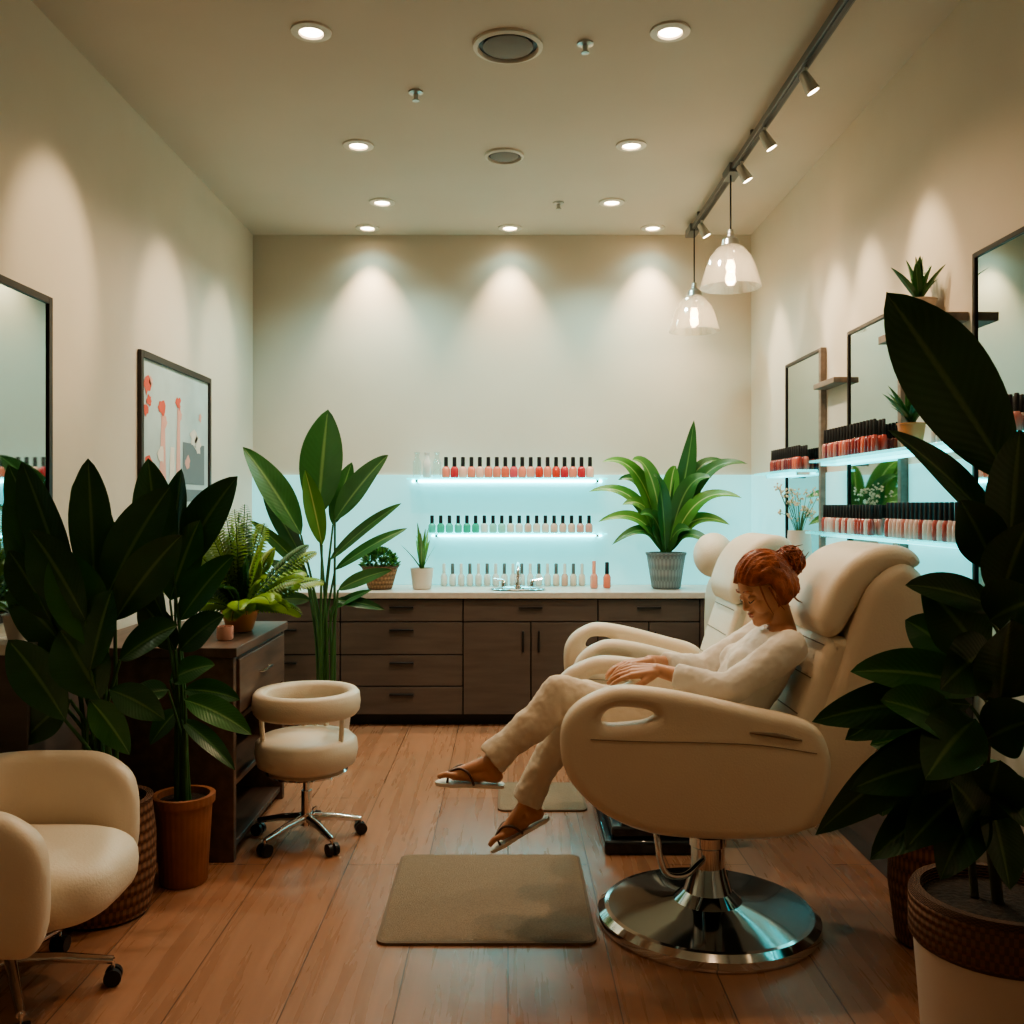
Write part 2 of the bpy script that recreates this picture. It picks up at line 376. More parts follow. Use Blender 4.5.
def vent(x,y,r):
    b=MB()
    b.lathe([(r,0),(r,-0.012),(r*0.88,-0.018),(r*0.84,-0.006),(r*0.84,-0.001)],(0,0,0),'whitemetal',40,cap=False)
    b.lathe([(0.0005,-0.001),(r*0.85,-0.001)],(0,0,0),'black',32,cap=False)
    b.lathe([(0.0005,-0.014),(r*0.66,-0.014),(r*0.72,-0.010),(r*0.70,-0.004),(0.0005,-0.003)],(0,0,0),'ventgrey',36,cap=False)
    b.finish('ceiling_air_vent',loc=(x,y,CH))
vent(0.0,4.08,0.15); vent(-0.02,5.36,0.11)
def sprinkler(x,y):
    b=MB(); b.lathe([(0.035,0),(0.035,-0.008),(0.012,-0.014),(0.010,-0.035),(0.018,-0.04),(0.018,-0.045),(0.0005,-0.047)],(0,0,0),'steel',20)
    b.finish('ceiling_sprinkler',loc=(x,y,CH))
sprinkler(-0.44,4.54); sprinkler(0.33,4.06); sprinkler(0.33,6.2)

tr=empty('track_light',(1.285,0,0))
b=MB(); b.box(-0.022,0.022,1.6,6.72,3.375,3.41,'greymetal'); b.box(-0.012,0.012,1.6,6.72,3.368,3.375,'black')
for y in(2.2,3.6,5.0,6.4): b.tube([(0,y,3.41),(0,y,CH)],0.01,'greymetal')
b.box(-0.035,0.035,5.36,5.54,3.362,3.415,'greymetal'); b.box(-0.035,0.035,6.52,6.7,3.362,3.415,'greymetal')
b.finish('rail',tr,0.003)
for y in (4.1,4.75,5.22,6.3,2.9):
    b=MB(); b.tube([(0,y,3.37),(0,y,3.33)],0.008,'steel'); d=V((0.50,0.0,-0.86)).normalized()
    c=V((0,y,3.32)); b.tube([c-d*0.03,c-d*0.02,c+d*0.03,c+d*0.065],[0.012,0.022,0.028,0.032],'steel',18)
    b.tube([c+d*0.064,c+d*0.0665],[0.027,0.025],'lampglow',14); b.finish('track_spot_head',tr)
    spot('track_beam',tuple(c+d*0.08),(RW-1.285,y-0.1,2.3),60,42,0.8,WARM2,tr,0.03)
def pendant(y,zb,r=0.17):
    x=1.27; e=empty('pendant_lamp',(x,y,0))
    b=MB(); h=r*1.42
    b.tube([(0,0,3.360),(0,0,zb+h+0.06)],0.005,'black',6); b.finish('cord',e)
    b=MB(); b.lathe([(0.0005,h+0.09),(0.016,h+0.088),(0.02,h+0.05),(0.046,h+0.03),(0.052,h+0.0),(0.048,h-0.006)],(0,0,zb),'steel',24,cap=False); b.finish('cap',e)
    b=MB(); o_=[(0.048,h),(0.078,h*0.93),(0.115,h*0.74),(0.142,h*0.48),(r*0.95,h*0.2),(r*1.02,0.0)]
    b.lathe(o_+[(q[0]-0.004,q[1]-0.002) for q in reversed(o_)],(0,0,zb),'shadeglass',40,cap=False); b.finish('glass_shade',e)
    z0=h*0.35
    b=MB(); b.lathe([(0.0005,z0),(0.018,z0+0.006),(0.028,z0+0.03),(0.022,z0+0.055),(0.013,z0+0.075)],(0,0,zb),'bulb',18); b.lathe([(0.014,z0+0.072),(0.017,z0+0.08),(0.017,h)],(0,0,zb),'steel',14); b.finish('bulb',e)
    d=bpy.data.lights.new('bulb_light','POINT'); d.energy=6; d.color=WARM; d.shadow_soft_size=0.03
    o=bpy.data.objects.new('bulb_light',d); o.location=(0,0,zb+0.03); o.parent=e; scene.collection.objects.link(o)
pendant(5.42,2.72); pendant(6.48,2.665)

# ---------------------------------------------------------------- bottles
def bottle(b,x,y,z,h,w,body,cap='black',shape=0):
    r=w/2; hb=h*0.52; z+=0.001
    b.lathe([(r*0.8,0),(r,0.006),(r,hb*0.8),(r*0.7,hb),(r*0.45,hb+0.003)],(x,y,z),body,10)
    b.lathe([(r*0.52,hb),(r*0.5,h*0.98),(r*0.4,h)],(x,y,z),cap,8)
X=lambda px,D:(px-CX)*D/F
def glass_shelf(x0,x1,y0,y1,z,axis='x'):
    e=empty('glass_display_shelf')
    b=MB(); b.box(x0,x1,y0,y1,z-0.012,z,'shelfglass'); b.finish('glass_pane',e,0.002)
    b=MB()
    if axis=='x':
        b.box(x0+0.02,x1-0.02,y1-0.02,y1-0.004,z-0.028,z-0.014,'led'); 
        for xx in(x0+0.06,x1-0.06): b.box(xx-0.01,xx+0.01,y1-0.1,y1,z-0.03,z-0.012,'chrome')
    else:
        b.box(x1-0.02,x1-0.004,y0+0.02,y1-0.02,z-0.028,z-0.014,'ledsoft')
        for yy in(y0+0.06,y1-0.06): b.box(x1-0.1,x1,yy-0.01,yy+0.01,z-0.03,z-0.012,'chrome')
    b.finish('led_strip',e)
Z1=1.673; Z2=1.28
glass_shelf(X(407,6.75),X(607,6.75),6.72,BW-0.02,Z1)
glass_shelf(X(427,6.75),X(607,6.75),6.72,BW-0.02,Z2)
b=MB(); n=18
for i in range(n): bottle(b,X(446+i*(590-446)/(n-1),6.8),6.8,Z1,0.15,0.058,'pol%d'%((i*3+i//4)%7 if i%3 else 2))
b.finish('nail_polish_row')
b=MB()
for i in range(3):
    x=X(417+i*10,6.8); b.lathe([(0.022,0),(0.03,0.01),(0.03,0.11),(0.016,0.14),(0.016,0.17),(0.02,0.172),(0.02,0.185),(0.0005,0.187)],(x,6.8,Z1+0.001),'clearw' if i==1 else 'glass',14)
b.finish('clear_glass_bottles')
b=MB(); n=19
for i in range(n):
    k=min(6,int(i*7/n)); bottle(b,X(432+i*(589-432)/(n-1),6.8),6.8,Z2,0.125,0.054,'mix%d'%(R.choice([0,1,1]) if i<6 else R.choice([k,k,min(6,k+1)])))
b.finish('nail_polish_row')
b=MB(); n=17
for i in range(n):
    px=444+i*(582-444)/(n-1); bottle(b,X(px,6.8),6.8,0.901,0.16,0.05,'clearw' if i<13 else 'mix%d'%R.choice([4,5]),'greymetal' if i%2 else 'clearw')
bottle(b,X(594,6.6),6.6,0.901,0.19,0.055,'pol4','pol4'); bottle(b,X(607,6.62),6.62,0.901,0.18,0.055,'pol2','black')
b.finish('nail_polish_row')

# ---------------------------------------------------------------- back counter
cab=empty('base_cabinet'); e1=0.004
b=MB(); b.box(LW+e1,RW-e1,6.36,BW-0.024,0.08,0.855,'cabgap'); b.box(LW+e1,RW-e1,6.42,BW-0.024,0.0,0.08,'black'); b.finish('carcass',cab)
b=MB(); b.box(LW+e1,RW-e1,6.31,BW-0.024,0.857,0.9,'counter'); b.finish('countertop',cab,0.004)
b=MB()
def front(x0,x1,z0,z1): b.box(x0+0.004,x1-0.004,6.335,6.358,z0+0.004,z1-0.004,'cab')
def hnd(x,z,w=0.16): b.box(x-w/2,x+w/2,6.318,6.334,z,z+0.012,'black')
for x0,x1 in((-1.86,-1.119),(-1.119,-0.30)):
    for z0,z1 in((0.08,0.27),(0.27,0.48),(0.48,0.70),(0.70,0.852)):
        front(x0,x1,z0,z1); hnd((x0+x1)/2,z1-0.06)
front(-0.30,0.60,0.70,0.852); front(-0.30,0.153,0.08,0.70); front(0.153,0.60,0.08,0.70)
front(0.60,1.28,0.70,0.852); front(0.60,0.94,0.08,0.70); front(0.94,1.28,0.08,0.70); front(1.28,1.46,0.08,0.852)
hnd(0.15,0.79,0.16); hnd(0.94,0.79)
for x in(0.10,0.205,0.9,0.98): b.box(x-0.006,x+0.006,6.318,6.334,0.5,0.64,'black')
b.finish('drawer_fronts',cab,0.002)
fx=X(518,6.6); f=empty('sink_faucet',(fx,6.66,0.9))
b=MB(); b.lathe([(0.05,0.001),(0.05,0.012),(0.028,0.02),(0.024,0.09),(0.028,0.1),(0.0005,0.105)],(0,0,0),'chrome',20)
b.tube(catmull([(0,0,0.07),(0,-0.03,0.15),(0,-0.10,0.17),(0,-0.16,0.13),(0,-0.165,0.10)],6),0.014,'chrome',12)
for sx in(-1,1):
    b.lathe([(0.022,0.001),(0.02,0.04),(0.01,0.055)],(sx*0.1,0,0),'chrome',14)
    b.tube([(sx*0.1,0,0.05),(sx*0.17,-0.01,0.062)],[0.009,0.007],'chrome')
b.finish('faucet_body',f)
b=MB(); b.lathe([(0.17,0.001),(0.19,0.008),(0.18,0.012),(0.15,0.004),(0.0005,0.002)],(0,-0.17,0),'chrome',32,cap=False,ry=0.6); b.finish('basin_rim',f)

# ---------------------------------------------------------------- right wall
rc=empty('side_cabinet')
b=MB(); b.box(1.5,RW-e1,3.62,6.30,0.0,0.855,'cab'); b.finish('carcass',rc,0.003)
b=MB(); b.box(1.47,RW-e1,3.6,6.305,0.857,0.9,'counter'); b.finish('countertop',rc,0.004)
b=MB()
for i in range(4):
    y0=3.63+i*0.665
    for z0,z1 in((0.08,0.45),(0.46,0.85)): b.box(1.484,1.4995,y0+0.004,y0+0.655,z0,z1,'cab')
b.finish('cabinet_doors',rc,0.002)
def mirror(side,y0,y1,z0,z1,fw=0.018,name='framed_mirror'):
    e=empty(name); x=LW if side<0 else RW; s=1 if side<0 else -1
    a,b2=sorted((x+s*0.003,x+s*0.012)); b=MB(); b.box(a,b2,y0+fw,y1-fw,z0+fw,z1-fw,'mirror'); b.finish('glass',e)
    a,b2=sorted((x+s*0.002,x+s*0.02)); b=MB()
    b.box(a,b2,y0,y0+fw,z0,z1,'frame'); b.box(a,b2,y1-fw,y1,z0,z1,'frame'); b.box(a,b2,y0+fw,y1-fw,z0,z0+fw,'frame'); b.box(a,b2,y0+fw,y1-fw,z1-fw,z1,'frame'); b.finish('frame',e,0.002)
mirror(1,5.35,6.03,1.1,2.365); mirror(1,4.27,4.93,1.1,2.375); mirror(1,2.3,3.6,1.1,2.43)
mirror(-1,2.2,3.855,1.05,2.32,0.03)
for y in(4.235,5.315): 
    b=MB(); b.box(RW-0.035,RW-0.002,y-0.018,y+0.018,0.905,2.36,'shelfwood'); b.finish('shelf_upright',None,0.002)
b=MB(); b.box(1.64,RW-0.002,3.66,4.21,2.19,2.225,'shelfwood'); b.finish('floating_wood_shelf',None,0.003)
b=MB(); b.box(1.70,RW-0.002,4.96,5.29,2.12,2.15,'shelfwood'); b.finish('floating_wood_shelf',None,0.003)
glass_shelf(1.58,RW-0.036,5.34,6.1,1.68,'y')
glass_shelf(1.60,RW-0.038,3.0,5.05,1.715,'y')
glass_shelf(1.58,RW-0.038,3.0,5.05,1.34,'y')
simplebox('trim_emissive_panel',(RW-0.006,RW,3.62,4.2,0.905,1.66),'splash')  # added emissive sheets stand for the cyan light falling on this wall
simplebox('trim_emissive_panel_2',(RW-0.006,RW,4.95,5.3,0.905,1.66),'splash')
simplebox('trim_emissive_panel_3',(RW-0.006,RW,6.04,6.92,0.905,1.70),'splash')
def rowY(y0,y1,x,z,h,w,pitch,pal,cap='black'):
    b=MB(); n=int((y1-y0)/pitch)
    for j in(0,1):
        for i in range(n+1): bottle(b,x+j*w*1.2,y0+i*pitch,z,h,w,R.choice(pal),cap)
    b.finish('nail_polish_row')
DPA=['dp0','dp1','dp1','dp2','dp4','pol1']; DPB=['dp2','dp3','dp5','dp3','dp1','dp1']
rowY(5.4,5.95,1.655,1.68,0.14,0.034,0.042,DPA)
rowY(4.3,4.98,1.66,1.715,0.155,0.034,0.042,DPA)
rowY(3.1,3.72,1.66,1.715,0.13,0.034,0.042,DPB)
rowY(4.32,4.98,1.65,1.34,0.14,0.034,0.042,DPB)
rowY(3.45,4.15,1.65,1.34,0.15,0.034,0.042,DPB)

# ---------------------------------------------------------------- left wall art
art=empty('framed_floral_print'); x=LW; y0,y1,z0,z1=4.78,5.91,1.42,2.265; fw=0.035
b=MB(); b.box(x+0.002,x+0.022,y0,y0+fw,z0,z1,'frame'); b.box(x+0.002,x+0.022,y1-fw,y1,z0,z1,'frame'); b.box(x+0.002,x+0.022,y0+fw,y1-fw,z0,z0+fw,'frame'); b.box(x+0.002,x+0.022,y0+fw,y1-fw,z1-fw,z1,'frame'); b.finish('frame',art,0.002)
b=MB(); b.box(x+0.002,x+0.010,y0+fw,y1-fw,z0+fw,z1-fw,'canvas'); x=LW-0.01
def blob(cy,cz,r,m,d,n=14,j=0.25):
    vs=[(x+d,cy,cz)]+[(x+d,cy+math.cos(2*math.pi*k/n)*r*(1+R.uniform(-j,j)),cz+math.sin(2*math.pi*k/n)*r*(1+R.uniform(-j,j))) for k in range(n)]
    b.add(vs,[(0,1+k,1+(k+1)%n) for k in range(n)],m)
def rect(a0,a1,c0,c1,m,d): b.add([(x+d,a0,c0),(x+d,a1,c0),(x+d,a1,c1),(x+d,a0,c1)],[(0,1,2,3)],m)
def stalk(y,zb,zt,w0,w1,m,d):
    b.add([(x+d,y-w0,zb),(x+d,y+w0,zb),(x+d,y+w1+0.01,zt),(x+d,y-w1+0.01,zt)],[(0,1,2,3)],m)
stalk(5.10,1.46,1.96,0.06,0.025,'ppink',0.0215); stalk(5.24,1.46,1.80,0.05,0.03,'pwhite',0.0216); rect(5.42,5.80,1.60,1.84,'pgrey',0.0215)
rect(5.45,5.78,1.50,1.57,'pgrey',0.0217); stalk(5.34,1.46,2.02,0.04,0.02,'ppink',0.0218)
for cy,cz,r,m in((4.88,2.1,0.045,'pred'),(4.91,2.02,0.03,'pred'),(4.87,1.97,0.03,'pred'),(5.09,2.0,0.045,'pred'),(5.13,1.93,0.03,'ppink'),(5.34,2.05,0.04,'pred'),(5.37,1.98,0.03,'ppink'),(5.08,1.75,0.05,'pwhite'),(5.6,1.87,0.06,'pwhite'),(5.68,1.84,0.05,'pwhite'),(5.72,2.0,0.025,'ppink'),(4.9,1.7,0.05,'pred'),(5.5,1.72,0.04,'ppink'),(4.93,2.12,0.025,'ppink')): blob(cy,cz,r,m,0.0225,j=0.4)
b.finish('printed_canvas',art)

lc=empty('manicure_counter')
b=MB(); b.box(LW+e1,-1.68,3.32,3.86,0.0,0.955,'cab'); b.finish('carcass',lc,0.003)
b=MB(); b.box(LW+e1,-1.665,3.30,3.88,0.957,0.995,'counter'); b.finish('countertop',lc,0.003)

# ---------------------------------------------------------------- desk
dk=empty('walnut_console_desk'); dx0,dx1,dy0,dy1,dh=LW+0.02,-1.135,3.93,4.82,0.89
b=MB(); b.box(dx0,dx1+0.015,dy0-0.01,dy1+0.01,dh-0.04,dh,'walnut2')
b.box(dx0,dx1,dy0,dy0+0.04,0,dh-0.041,'walnut2'); b.box(dx0,dx1,dy1-0.04,dy1,0,dh-0.041,'walnut2')
b.box(dx0,dx0+0.02,dy0+0.04,dy1-0.04,0.02,dh-0.041,'walnut')
b.box(dx0+0.02,dx1-0.01,dy0+0.04,dy1-0.04,0.56,0.585,'walnut'); b.box(dx0+0.02,dx1-0.01,dy0+0.04,dy1-0.04,0.30,0.325,'walnut2'); b.box(dx0+0.02,dx1-0.01,dy0+0.04,dy1-0.04,0.04,0.065,'walnut')
b.finish('frame',dk,0.003)
b=MB(); b.box(dx1-0.3,dx1-0.002,dy0+0.045,dy1-0.045,0.60,dh-0.05,'walnut'); b.box(dx1-0.003,dx1+0.012,dy0+0.05,dy1-0.05,0.605,dh-0.055,'walnut2'); b.finish('drawer',dk,0.003)
b=MB(); b.tube([(dx1+0.012,4.30,0.73),(dx1+0.03,4.30,0.73),(dx1+0.03,4.46,0.73),(dx1+0.012,4.46,0.73)],0.005,'chrome'); b.finish('handle',dk)
b=MB(); c=P(225,637,4.15); b.lathe([(0.03,0),(0.036,0.008),(0.036,0.06),(0.032,0.06),(0.03,0.045),(0.0005,0.044)],(c.x,4.15,0.891),'ppink',20); b.tube([(c.x,4.15,0.934),(c.x,4.15,0.95)],0.002,'black',6); b.finish('pink_candle')
b=MB(); c=P(205,637,4.3); b.lathe([(0.02,0),(0.026,0.006),(0.026,0.05),(0.012,0.06),(0.012,0.075),(0.0005,0.076)],(c.x,4.3,0.891),'orange',16); b.finish('lotion_jar')

# ---------------------------------------------------------------- stool
st=empty('salon_stool',(-0.89,4.2,0))
b=MB(); r=0.225
b.lathe([(0.0005,0.315),(r*0.75,0.32),(r*0.95,0.345),(r,0.395),(r*0.98,0.44),(r*0.88,0.462),(0.0005,0.472)],(0,0,0),'cream',44); b.finish('seat_cushion',st,angle=80)
b=MB(); b.lathe([(0.17,0.30),(0.18,0.31),(0.17,0.32),(0.0005,0.32)],(0,0,0),'chrome',32); b.finish('seat_pan',st)
b=MB(); b.lathe([(r*1.03,0.575),(r*1.05,0.61),(r*1.03,0.65),(r*0.97,0.665),(r*0.85,0.663),(r*0.79,0.645),(r*0.77,0.61),(r*0.79,0.575),(r*0.87,0.558),(r*0.97,0.558),(r*1.03,0.575)],(0,0,0),'cream',44,cap=False); b.finish('ring_backrest',st,angle=80)
b=MB()
for a in(75,105,90,210,330): 
    q=math.radians(a); b.tube([(math.cos(q)*r*0.86,math.sin(q)*r*0.86,0.45),(math.cos(q)*r*0.9,math.sin(q)*r*0.9,0.57)],0.011,'cream')
b.finish('back_posts',st)
b=MB(); b.tube([(0,0,0.31),(0,0,0.20)],0.016,'chrome',16); b.tube([(0,0,0.22),(0,0,0.10)],0.024,'chrome',16); b.tube([(0,0,0.12),(0,0,0.07)],0.034,'chrome',16); b.finish('gas_column',st)
def starbase(e,R0,a0,zc=0.09,n=5,m='chrome'):
    b=MB()
    for k in range(n):
        a=a0+2*math.pi*k/n; d=V((math.cos(a),math.sin(a),0))
        b.tube([d*0.02+V((0,0,zc+0.01)),d*R0*0.5+V((0,0,zc)),d*R0+V((0,0,zc-0.025))],[0.02,0.016,0.012],m,10)
    b.finish('star_base',e)
    b=MB()
    for k in range(n):
        a=a0+2*math.pi*k/n; d=V((math.cos(a),math.sin(a),0)); s=V((-d.y,d.x,0)); c=d*R0
        b.tube([c+V((0,0,zc-0.02)),c+V((0,0,0.045))],0.006,'chrome')
        for q in(-1,1): 
            b.tube([c+s*q*0.006+V((0,0,0.0265)),c+s*q*0.024+V((0,0,0.0265))],0.026,'black',16)
    b.finish('casters',e)
starbase(st,0.24,math.radians(20))

# ---------------------------------------------------------------- tub armchair
ac=empty('cream_swivel_armchair',(-1.50,2.86,0))
def tub(b):
    path=[]
    for k in range(27):
        t=k/26
        if t<0.3: u=t/0.3; p=V((0.22-0.30*u,-0.31,0)); nr=V((0,-1,0))
        elif t>0.7: u=(t-0.7)/0.3; p=V((-0.08+0.30*u,0.31,0)); nr=V((0,1,0))
        else:
            a=math.radians(-90-180*(t-0.3)/0.4); p=V((-0.08+0.22*math.cos(a),0.31*math.sin(a),0)); nr=V((math.cos(a),math.sin(a),0))
        endd=min(t,1-t); top=0.665-0.05*max(0,1-endd/0.12)**2
        path.append((p,nr,top))
    vs=[];th=0.06;N=12
    for p,nr,top in path:
        for k in range(N):
            a=2*math.pi*k/N; ca,sa=math.cos(a),math.sin(a)
            off=th*0.9*(abs(ca)**0.6)*(1 if ca>0 else -1); zz=(abs(sa)**0.45)*(1 if sa>0 else -1)
            z=0.26+(top-0.26)*(zz+1)/2
            vs.append(p+nr*off+V((0,0,z)))
    n=len(path)
    fs=[(i*N+k,i*N+(k+1)%N,(i+1)*N+(k+1)%N,(i+1)*N+k) for i in range(n-1) for k in range(N)]
    for idx,sgn in((0,1),(n-1,1)):
        base=[V(vs[idx*N+k]) for k in range(N)]; cen=sum(base,V())/N; o=len(vs)
        ring1=[cen+(v-cen)*0.8+V((0.03,0,0)) for v in base]; vs+=ring1
        ring2=[cen+(v-cen)*0.4+V((0.045,0,0)) for v in base]; vs+=ring2; vs.append(cen+V((0.048,0,0)))
        for k in range(N):
            k2=(k+1)%N; fs+=[(idx*N+k,idx*N+k2,o+k2,o+k),(o+k,o+k2,o+N+k2,o+N+k),(o+N+k,o+N+k2,o+2*N)]
    b.add(vs,fs,'cream')
sg=lambda v,p:(abs(v)**p)*(1 if v>0 else -1)
b=MB(); tub(b); o=b.finish('tub_back_and_arms',ac,angle=80); md=o.modifiers.new('s','SUBSURF'); md.levels=1; md.render_levels=1
b=MB(); b.ell((0.05,0,0.365),1,'cream2',40,18,fn=lambda p:V((0.30*sg(p.x,.6),0.245*sg(p.y,.6),0.11*sg(p.z,.7)))); b.finish('seat_cushion',ac,angle=80)
b=MB(); b.lathe([(0.0005,0.24),(0.2,0.24),(0.24,0.28),(0.0005,0.29)],(0,0,0),'cream',36); b.finish('seat_base',ac)
b=MB(); b.tube([(0,0,0.25),(0,0,0.12)],0.028,'chrome',18); b.finish('column',ac)
starbase(ac,0.29,math.radians(15),0.10)
# ---------------------------------------------------------------- pots & plants
def pot(name,c,r0,r1,h,m,rim=True,segs=40,ribs=0,ribd=0.0,soil=True,mats2=None):
    b=MB(); t=0.02 if r1>0.08 else 0.008
    pr=[(r0*0.9,0.0),(r0,0.01),(r0+(r1-r0)*0.5,h*0.5),(r1,h*0.93)]
    if rim: pr+=[(r1*1.04,h*0.94),(r1*1.05,h)]
    else: pr+=[(r1,h)]
    pr+=[(r1-t,h),(r1-t,h*0.9)]
    b.lathe(pr,(0,0,0),m,segs,cap=True,ribs=ribs,ribd=ribd)
    if soil: b.lathe([(0.0005,h*0.92),(r1-t*0.9,h*0.91)],(0,0,0),'soil',24,cap=False)
    return b
def petiole(b,crown,base,r=0.006,bow=0.0,m='stem'):
    mid=(crown+base)/2+V((0,0,bow)); mid.x+= (crown.x-base.x)*0.25; mid.y+=(crown.y-base.y)*0.25
    b.tube(catmull([crown,mid,base],5),lerpl([r*1.3,r,r*0.7],5),m,6)
def leafP(b,crown,bp,tp,w,m,arch=0.12,fold=0.25,N=None,wave=0.02,r=0.006,shape=0.85):
    base=P(*bp); tip=P(*tp); L=(tip-base).length
    ctrl=(base+tip)/2+V((0,0,arch*L))
    if N is None: N=V((R.uniform(-0.5,0.5),-R.uniform(0.7,1.0),R.uniform(0.1,0.7)))
    petiole(b,crown,base,r)
    b.leaf(base,ctrl,tip,w,m,N,fold,16,wave,shape)
def rosette(b,c,n,L0,L1,e0,e1,w,m,fold=0.25,pet=0.3,droop=0.5,r=0.005,a0=0,shape=0.85,lim=None):
    c=V(c)
    for i in range(n):
        a=a0+i*2.399+R.uniform(-.2,.2); L=R.uniform(L0,L1); el=math.radians(R.uniform(e0,e1))
        d=V((math.cos(a)*math.cos(el),math.sin(a)*math.cos(el),math.sin(el)))
        base=c+d*L*pet; hor=V((d.x,d.y,0))
        tip=base+d*L*(1-pet)+hor*L*0.15-V((0,0,droop*L*math.cos(el)))
        if lim:
            tip.x=min(max(tip.x,lim[0]),lim[1]); tip.y=min(max(tip.y,lim[2]),lim[3])
            base.x=min(max(base.x,lim[0]),lim[1]-0.01)
        ctrl=(base+tip)/2+V((0,0,0.12*L))
        if pet>0: petiole(b,c,base,r)
        N=V((0,0,1)) if el<1.2 else V((-math.cos(a),-math.sin(a),0.3))
        b.leaf(base,ctrl,tip,w*R.uniform(0.8,1.1),m,N,fold,12,0.015,shape)

c=V((X(325,5.75),5.75,0))
b=pot('',c,0.13,0.17,0.34,'whitepot'); e=empty('potted_bird_of_paradise',c); b.finish('pot',e)
b=MB(); cr=c+V((0,0,0.32))
D=5.75
for bx,by,tx,ty,w,m,dD in [(301,535,243,447,0.19,'leafM',-.1),(318,515,328,409,0.27,'leafM',0),(333,525,352,462,0.13,'leafM',.05),(335,520,388,455,0.17,'leafM',-.1),
    (303,560,262,490,0.12,'leafD',.05),(330,560,402,503,0.09,'leafM',-.05),(335,570,408,528,0.08,'leafM',.1),(308,575,250,520,0.08,'leafM',-.15),(338,590,392,570,0.09,'leafM',-.1),
    (312,590,268,560,0.09,'leafD',.1),(322,545,305,470,0.12,'leafL',-.12),(335,600,385,610,0.07,'leafD',0),(310,600,275,600,0.08,'leafD',0),(330,610,372,590,0.06,'leafM',0)]:
    leafP(b,cr+V((R.uniform(-.05,.05),R.uniform(-.04,.04),0)),(bx,by,D+dD*0.5),(tx,ty,D+dD*1.5),w,m,arch=0.08,r=0.009)
b.finish('leaves',e,clean=False,angle=80).location=-c

c=V((X(666,6.6),6.6,0.901)); e=empty('potted_dracaena',c)
b=pot('',c,0.10,0.135,0.25,'greypot'); b.finish('pot',e)
b=MB(); cr=c+V((0,0,0.23)); D=6.5
for i,(tx,ty,w,m) in enumerate([(588,492,0.10,'leafL'),(602,462,0.11,'leafL'),(694,420,0.15,'leafM'),(748,464,0.11,'leafM'),(742,498,0.11,'leafL'),(598,522,0.10,'leafL'),(612,545,0.09,'leafM'),
    (730,525,0.11,'leafL'),(720,552,0.09,'leafM'),(632,460,0.14,'leafL'),(654,476,0.13,'leafM'),(676,466,0.13,'leafL'),(618,480,0.12,'leafM'),(712,478,0.13,'leafM'),(622,505,0.12,'leafL'),(704,520,0.12,'leafL'),(640,515,0.12,'leafM'),(684,505,0.13,'leafL'),(726,462,0.10,'leafM'),(690,530,.11,'leafM')]):
    t=P(tx,ty,D+R.uniform(-.25,.15)); base=cr+(t-cr)*0.06; base.z=cr.z+0.02
    dx=t-base; ct=base+V((dx.x*0.30,dx.y*0.4,max(dx.z,0.12)*0.9+0.17*min(1,abs(dx.x)/0.35))); 
    if tx==694: ct=base+V((dx.x*0.7,dx.y*0.4,dx.z*0.5))
    b.leaf(base,ct,t,w,m,V((R.uniform(-.3,.3),-0.8,0.6)),0.25,16,0.01,0.8)
b.finish('leaves',e,clean=False,angle=80).location=-c
c=V((X(380,6.55),6.55,0.901)); e=empty('potted_moss_plant',c)
b=pot('',c,0.085,0.125,0.16,'basket2'); b.finish('pot',e)
b=MB(); 
for i in range(520):
    z=R.uniform(0,1); a=i*2.399; s_=math.sqrt(max(0,1-z*z)); rr=R.uniform(0.75,1.0)
    p=V((0.125*s_*math.cos(a)*rr,0.12*s_*math.sin(a)*rr,0.15+0.125*z*rr)); d=V((s_*math.cos(a),s_*math.sin(a),z+0.3)).normalized()
    t=p+d*0.03+V((R.uniform(-.01,.01),R.uniform(-.01,.01),R.uniform(-.01,.01))); b.leaf(p,(p+t)/2+V((0,0,.004)),t,0.018,R.choice(['leafM','leafM','leafL']),V((R.uniform(-1,1),R.uniform(-1,1),1)),0.1,3)
b.finish('foliage',e,clean=False,angle=80)
c=V((X(422,6.55),6.55,0.901)); e=empty('potted_snake_plant',c)
b=pot('',c,0.065,0.08,0.145,'whitepot',rim=False); b.finish('pot',e)
b=MB()
rosette(b,(0,0,0.12),14,0.18,0.40,50,88,0.04,'leafL',pet=0,droop=0.05,shape=0.6); b.finish('leaves',e,clean=False,angle=80)

def frond(b,base,ctrl,tip,m,ll=0.06,n=26):
    pts=[]
    for i in range(n+1):
        u=i/n; pts.append(base*(1-u)**2+ctrl*2*u*(1-u)+tip*u*u)
    b.tube(pts,0.002,'stem',4)
    for i in range(2,n):
        u=i/n; tg=(pts[i+1]-pts[i-1]).normalized(); sd=tg.cross(V((0,-0.6,1))).normalized(); L=ll*math.sin(math.pi*(0.12+0.86*u))**0.7
        for s in(-1,1):
            d=(sd*s+tg*0.5).normalized(); b.leaf(pts[i],pts[i]+d*L*0.5+V((0,0,0.003)),pts[i]+d*L-V((0,0,L*0.2)),L*0.32,m,V((0,-.4,1)),0.1,4)
c=V((X(240,4.45),4.45,0.891)); e=empty('potted_fern',c)
b=pot('',c,0.06,0.085,0.10,'orange'); b.finish('pot',e)
b=MB()
for i in range(72):
    a=i*2.399; L=R.uniform(0.22,0.42); el=math.radians(R.uniform(15,88)); d=V((math.cos(a)*math.cos(el)*0.9,math.sin(a)*math.cos(el)*0.7,math.sin(el)))
    bs=V((0,0,0.09)); frond(b,bs,bs+d*L*1.0,bs+d*L*1.3-V((0,0,0.12*math.cos(el))),'leafY' if i%5 else 'leafM',0.06)
b.finish('fronds',e,clean=False,angle=80)

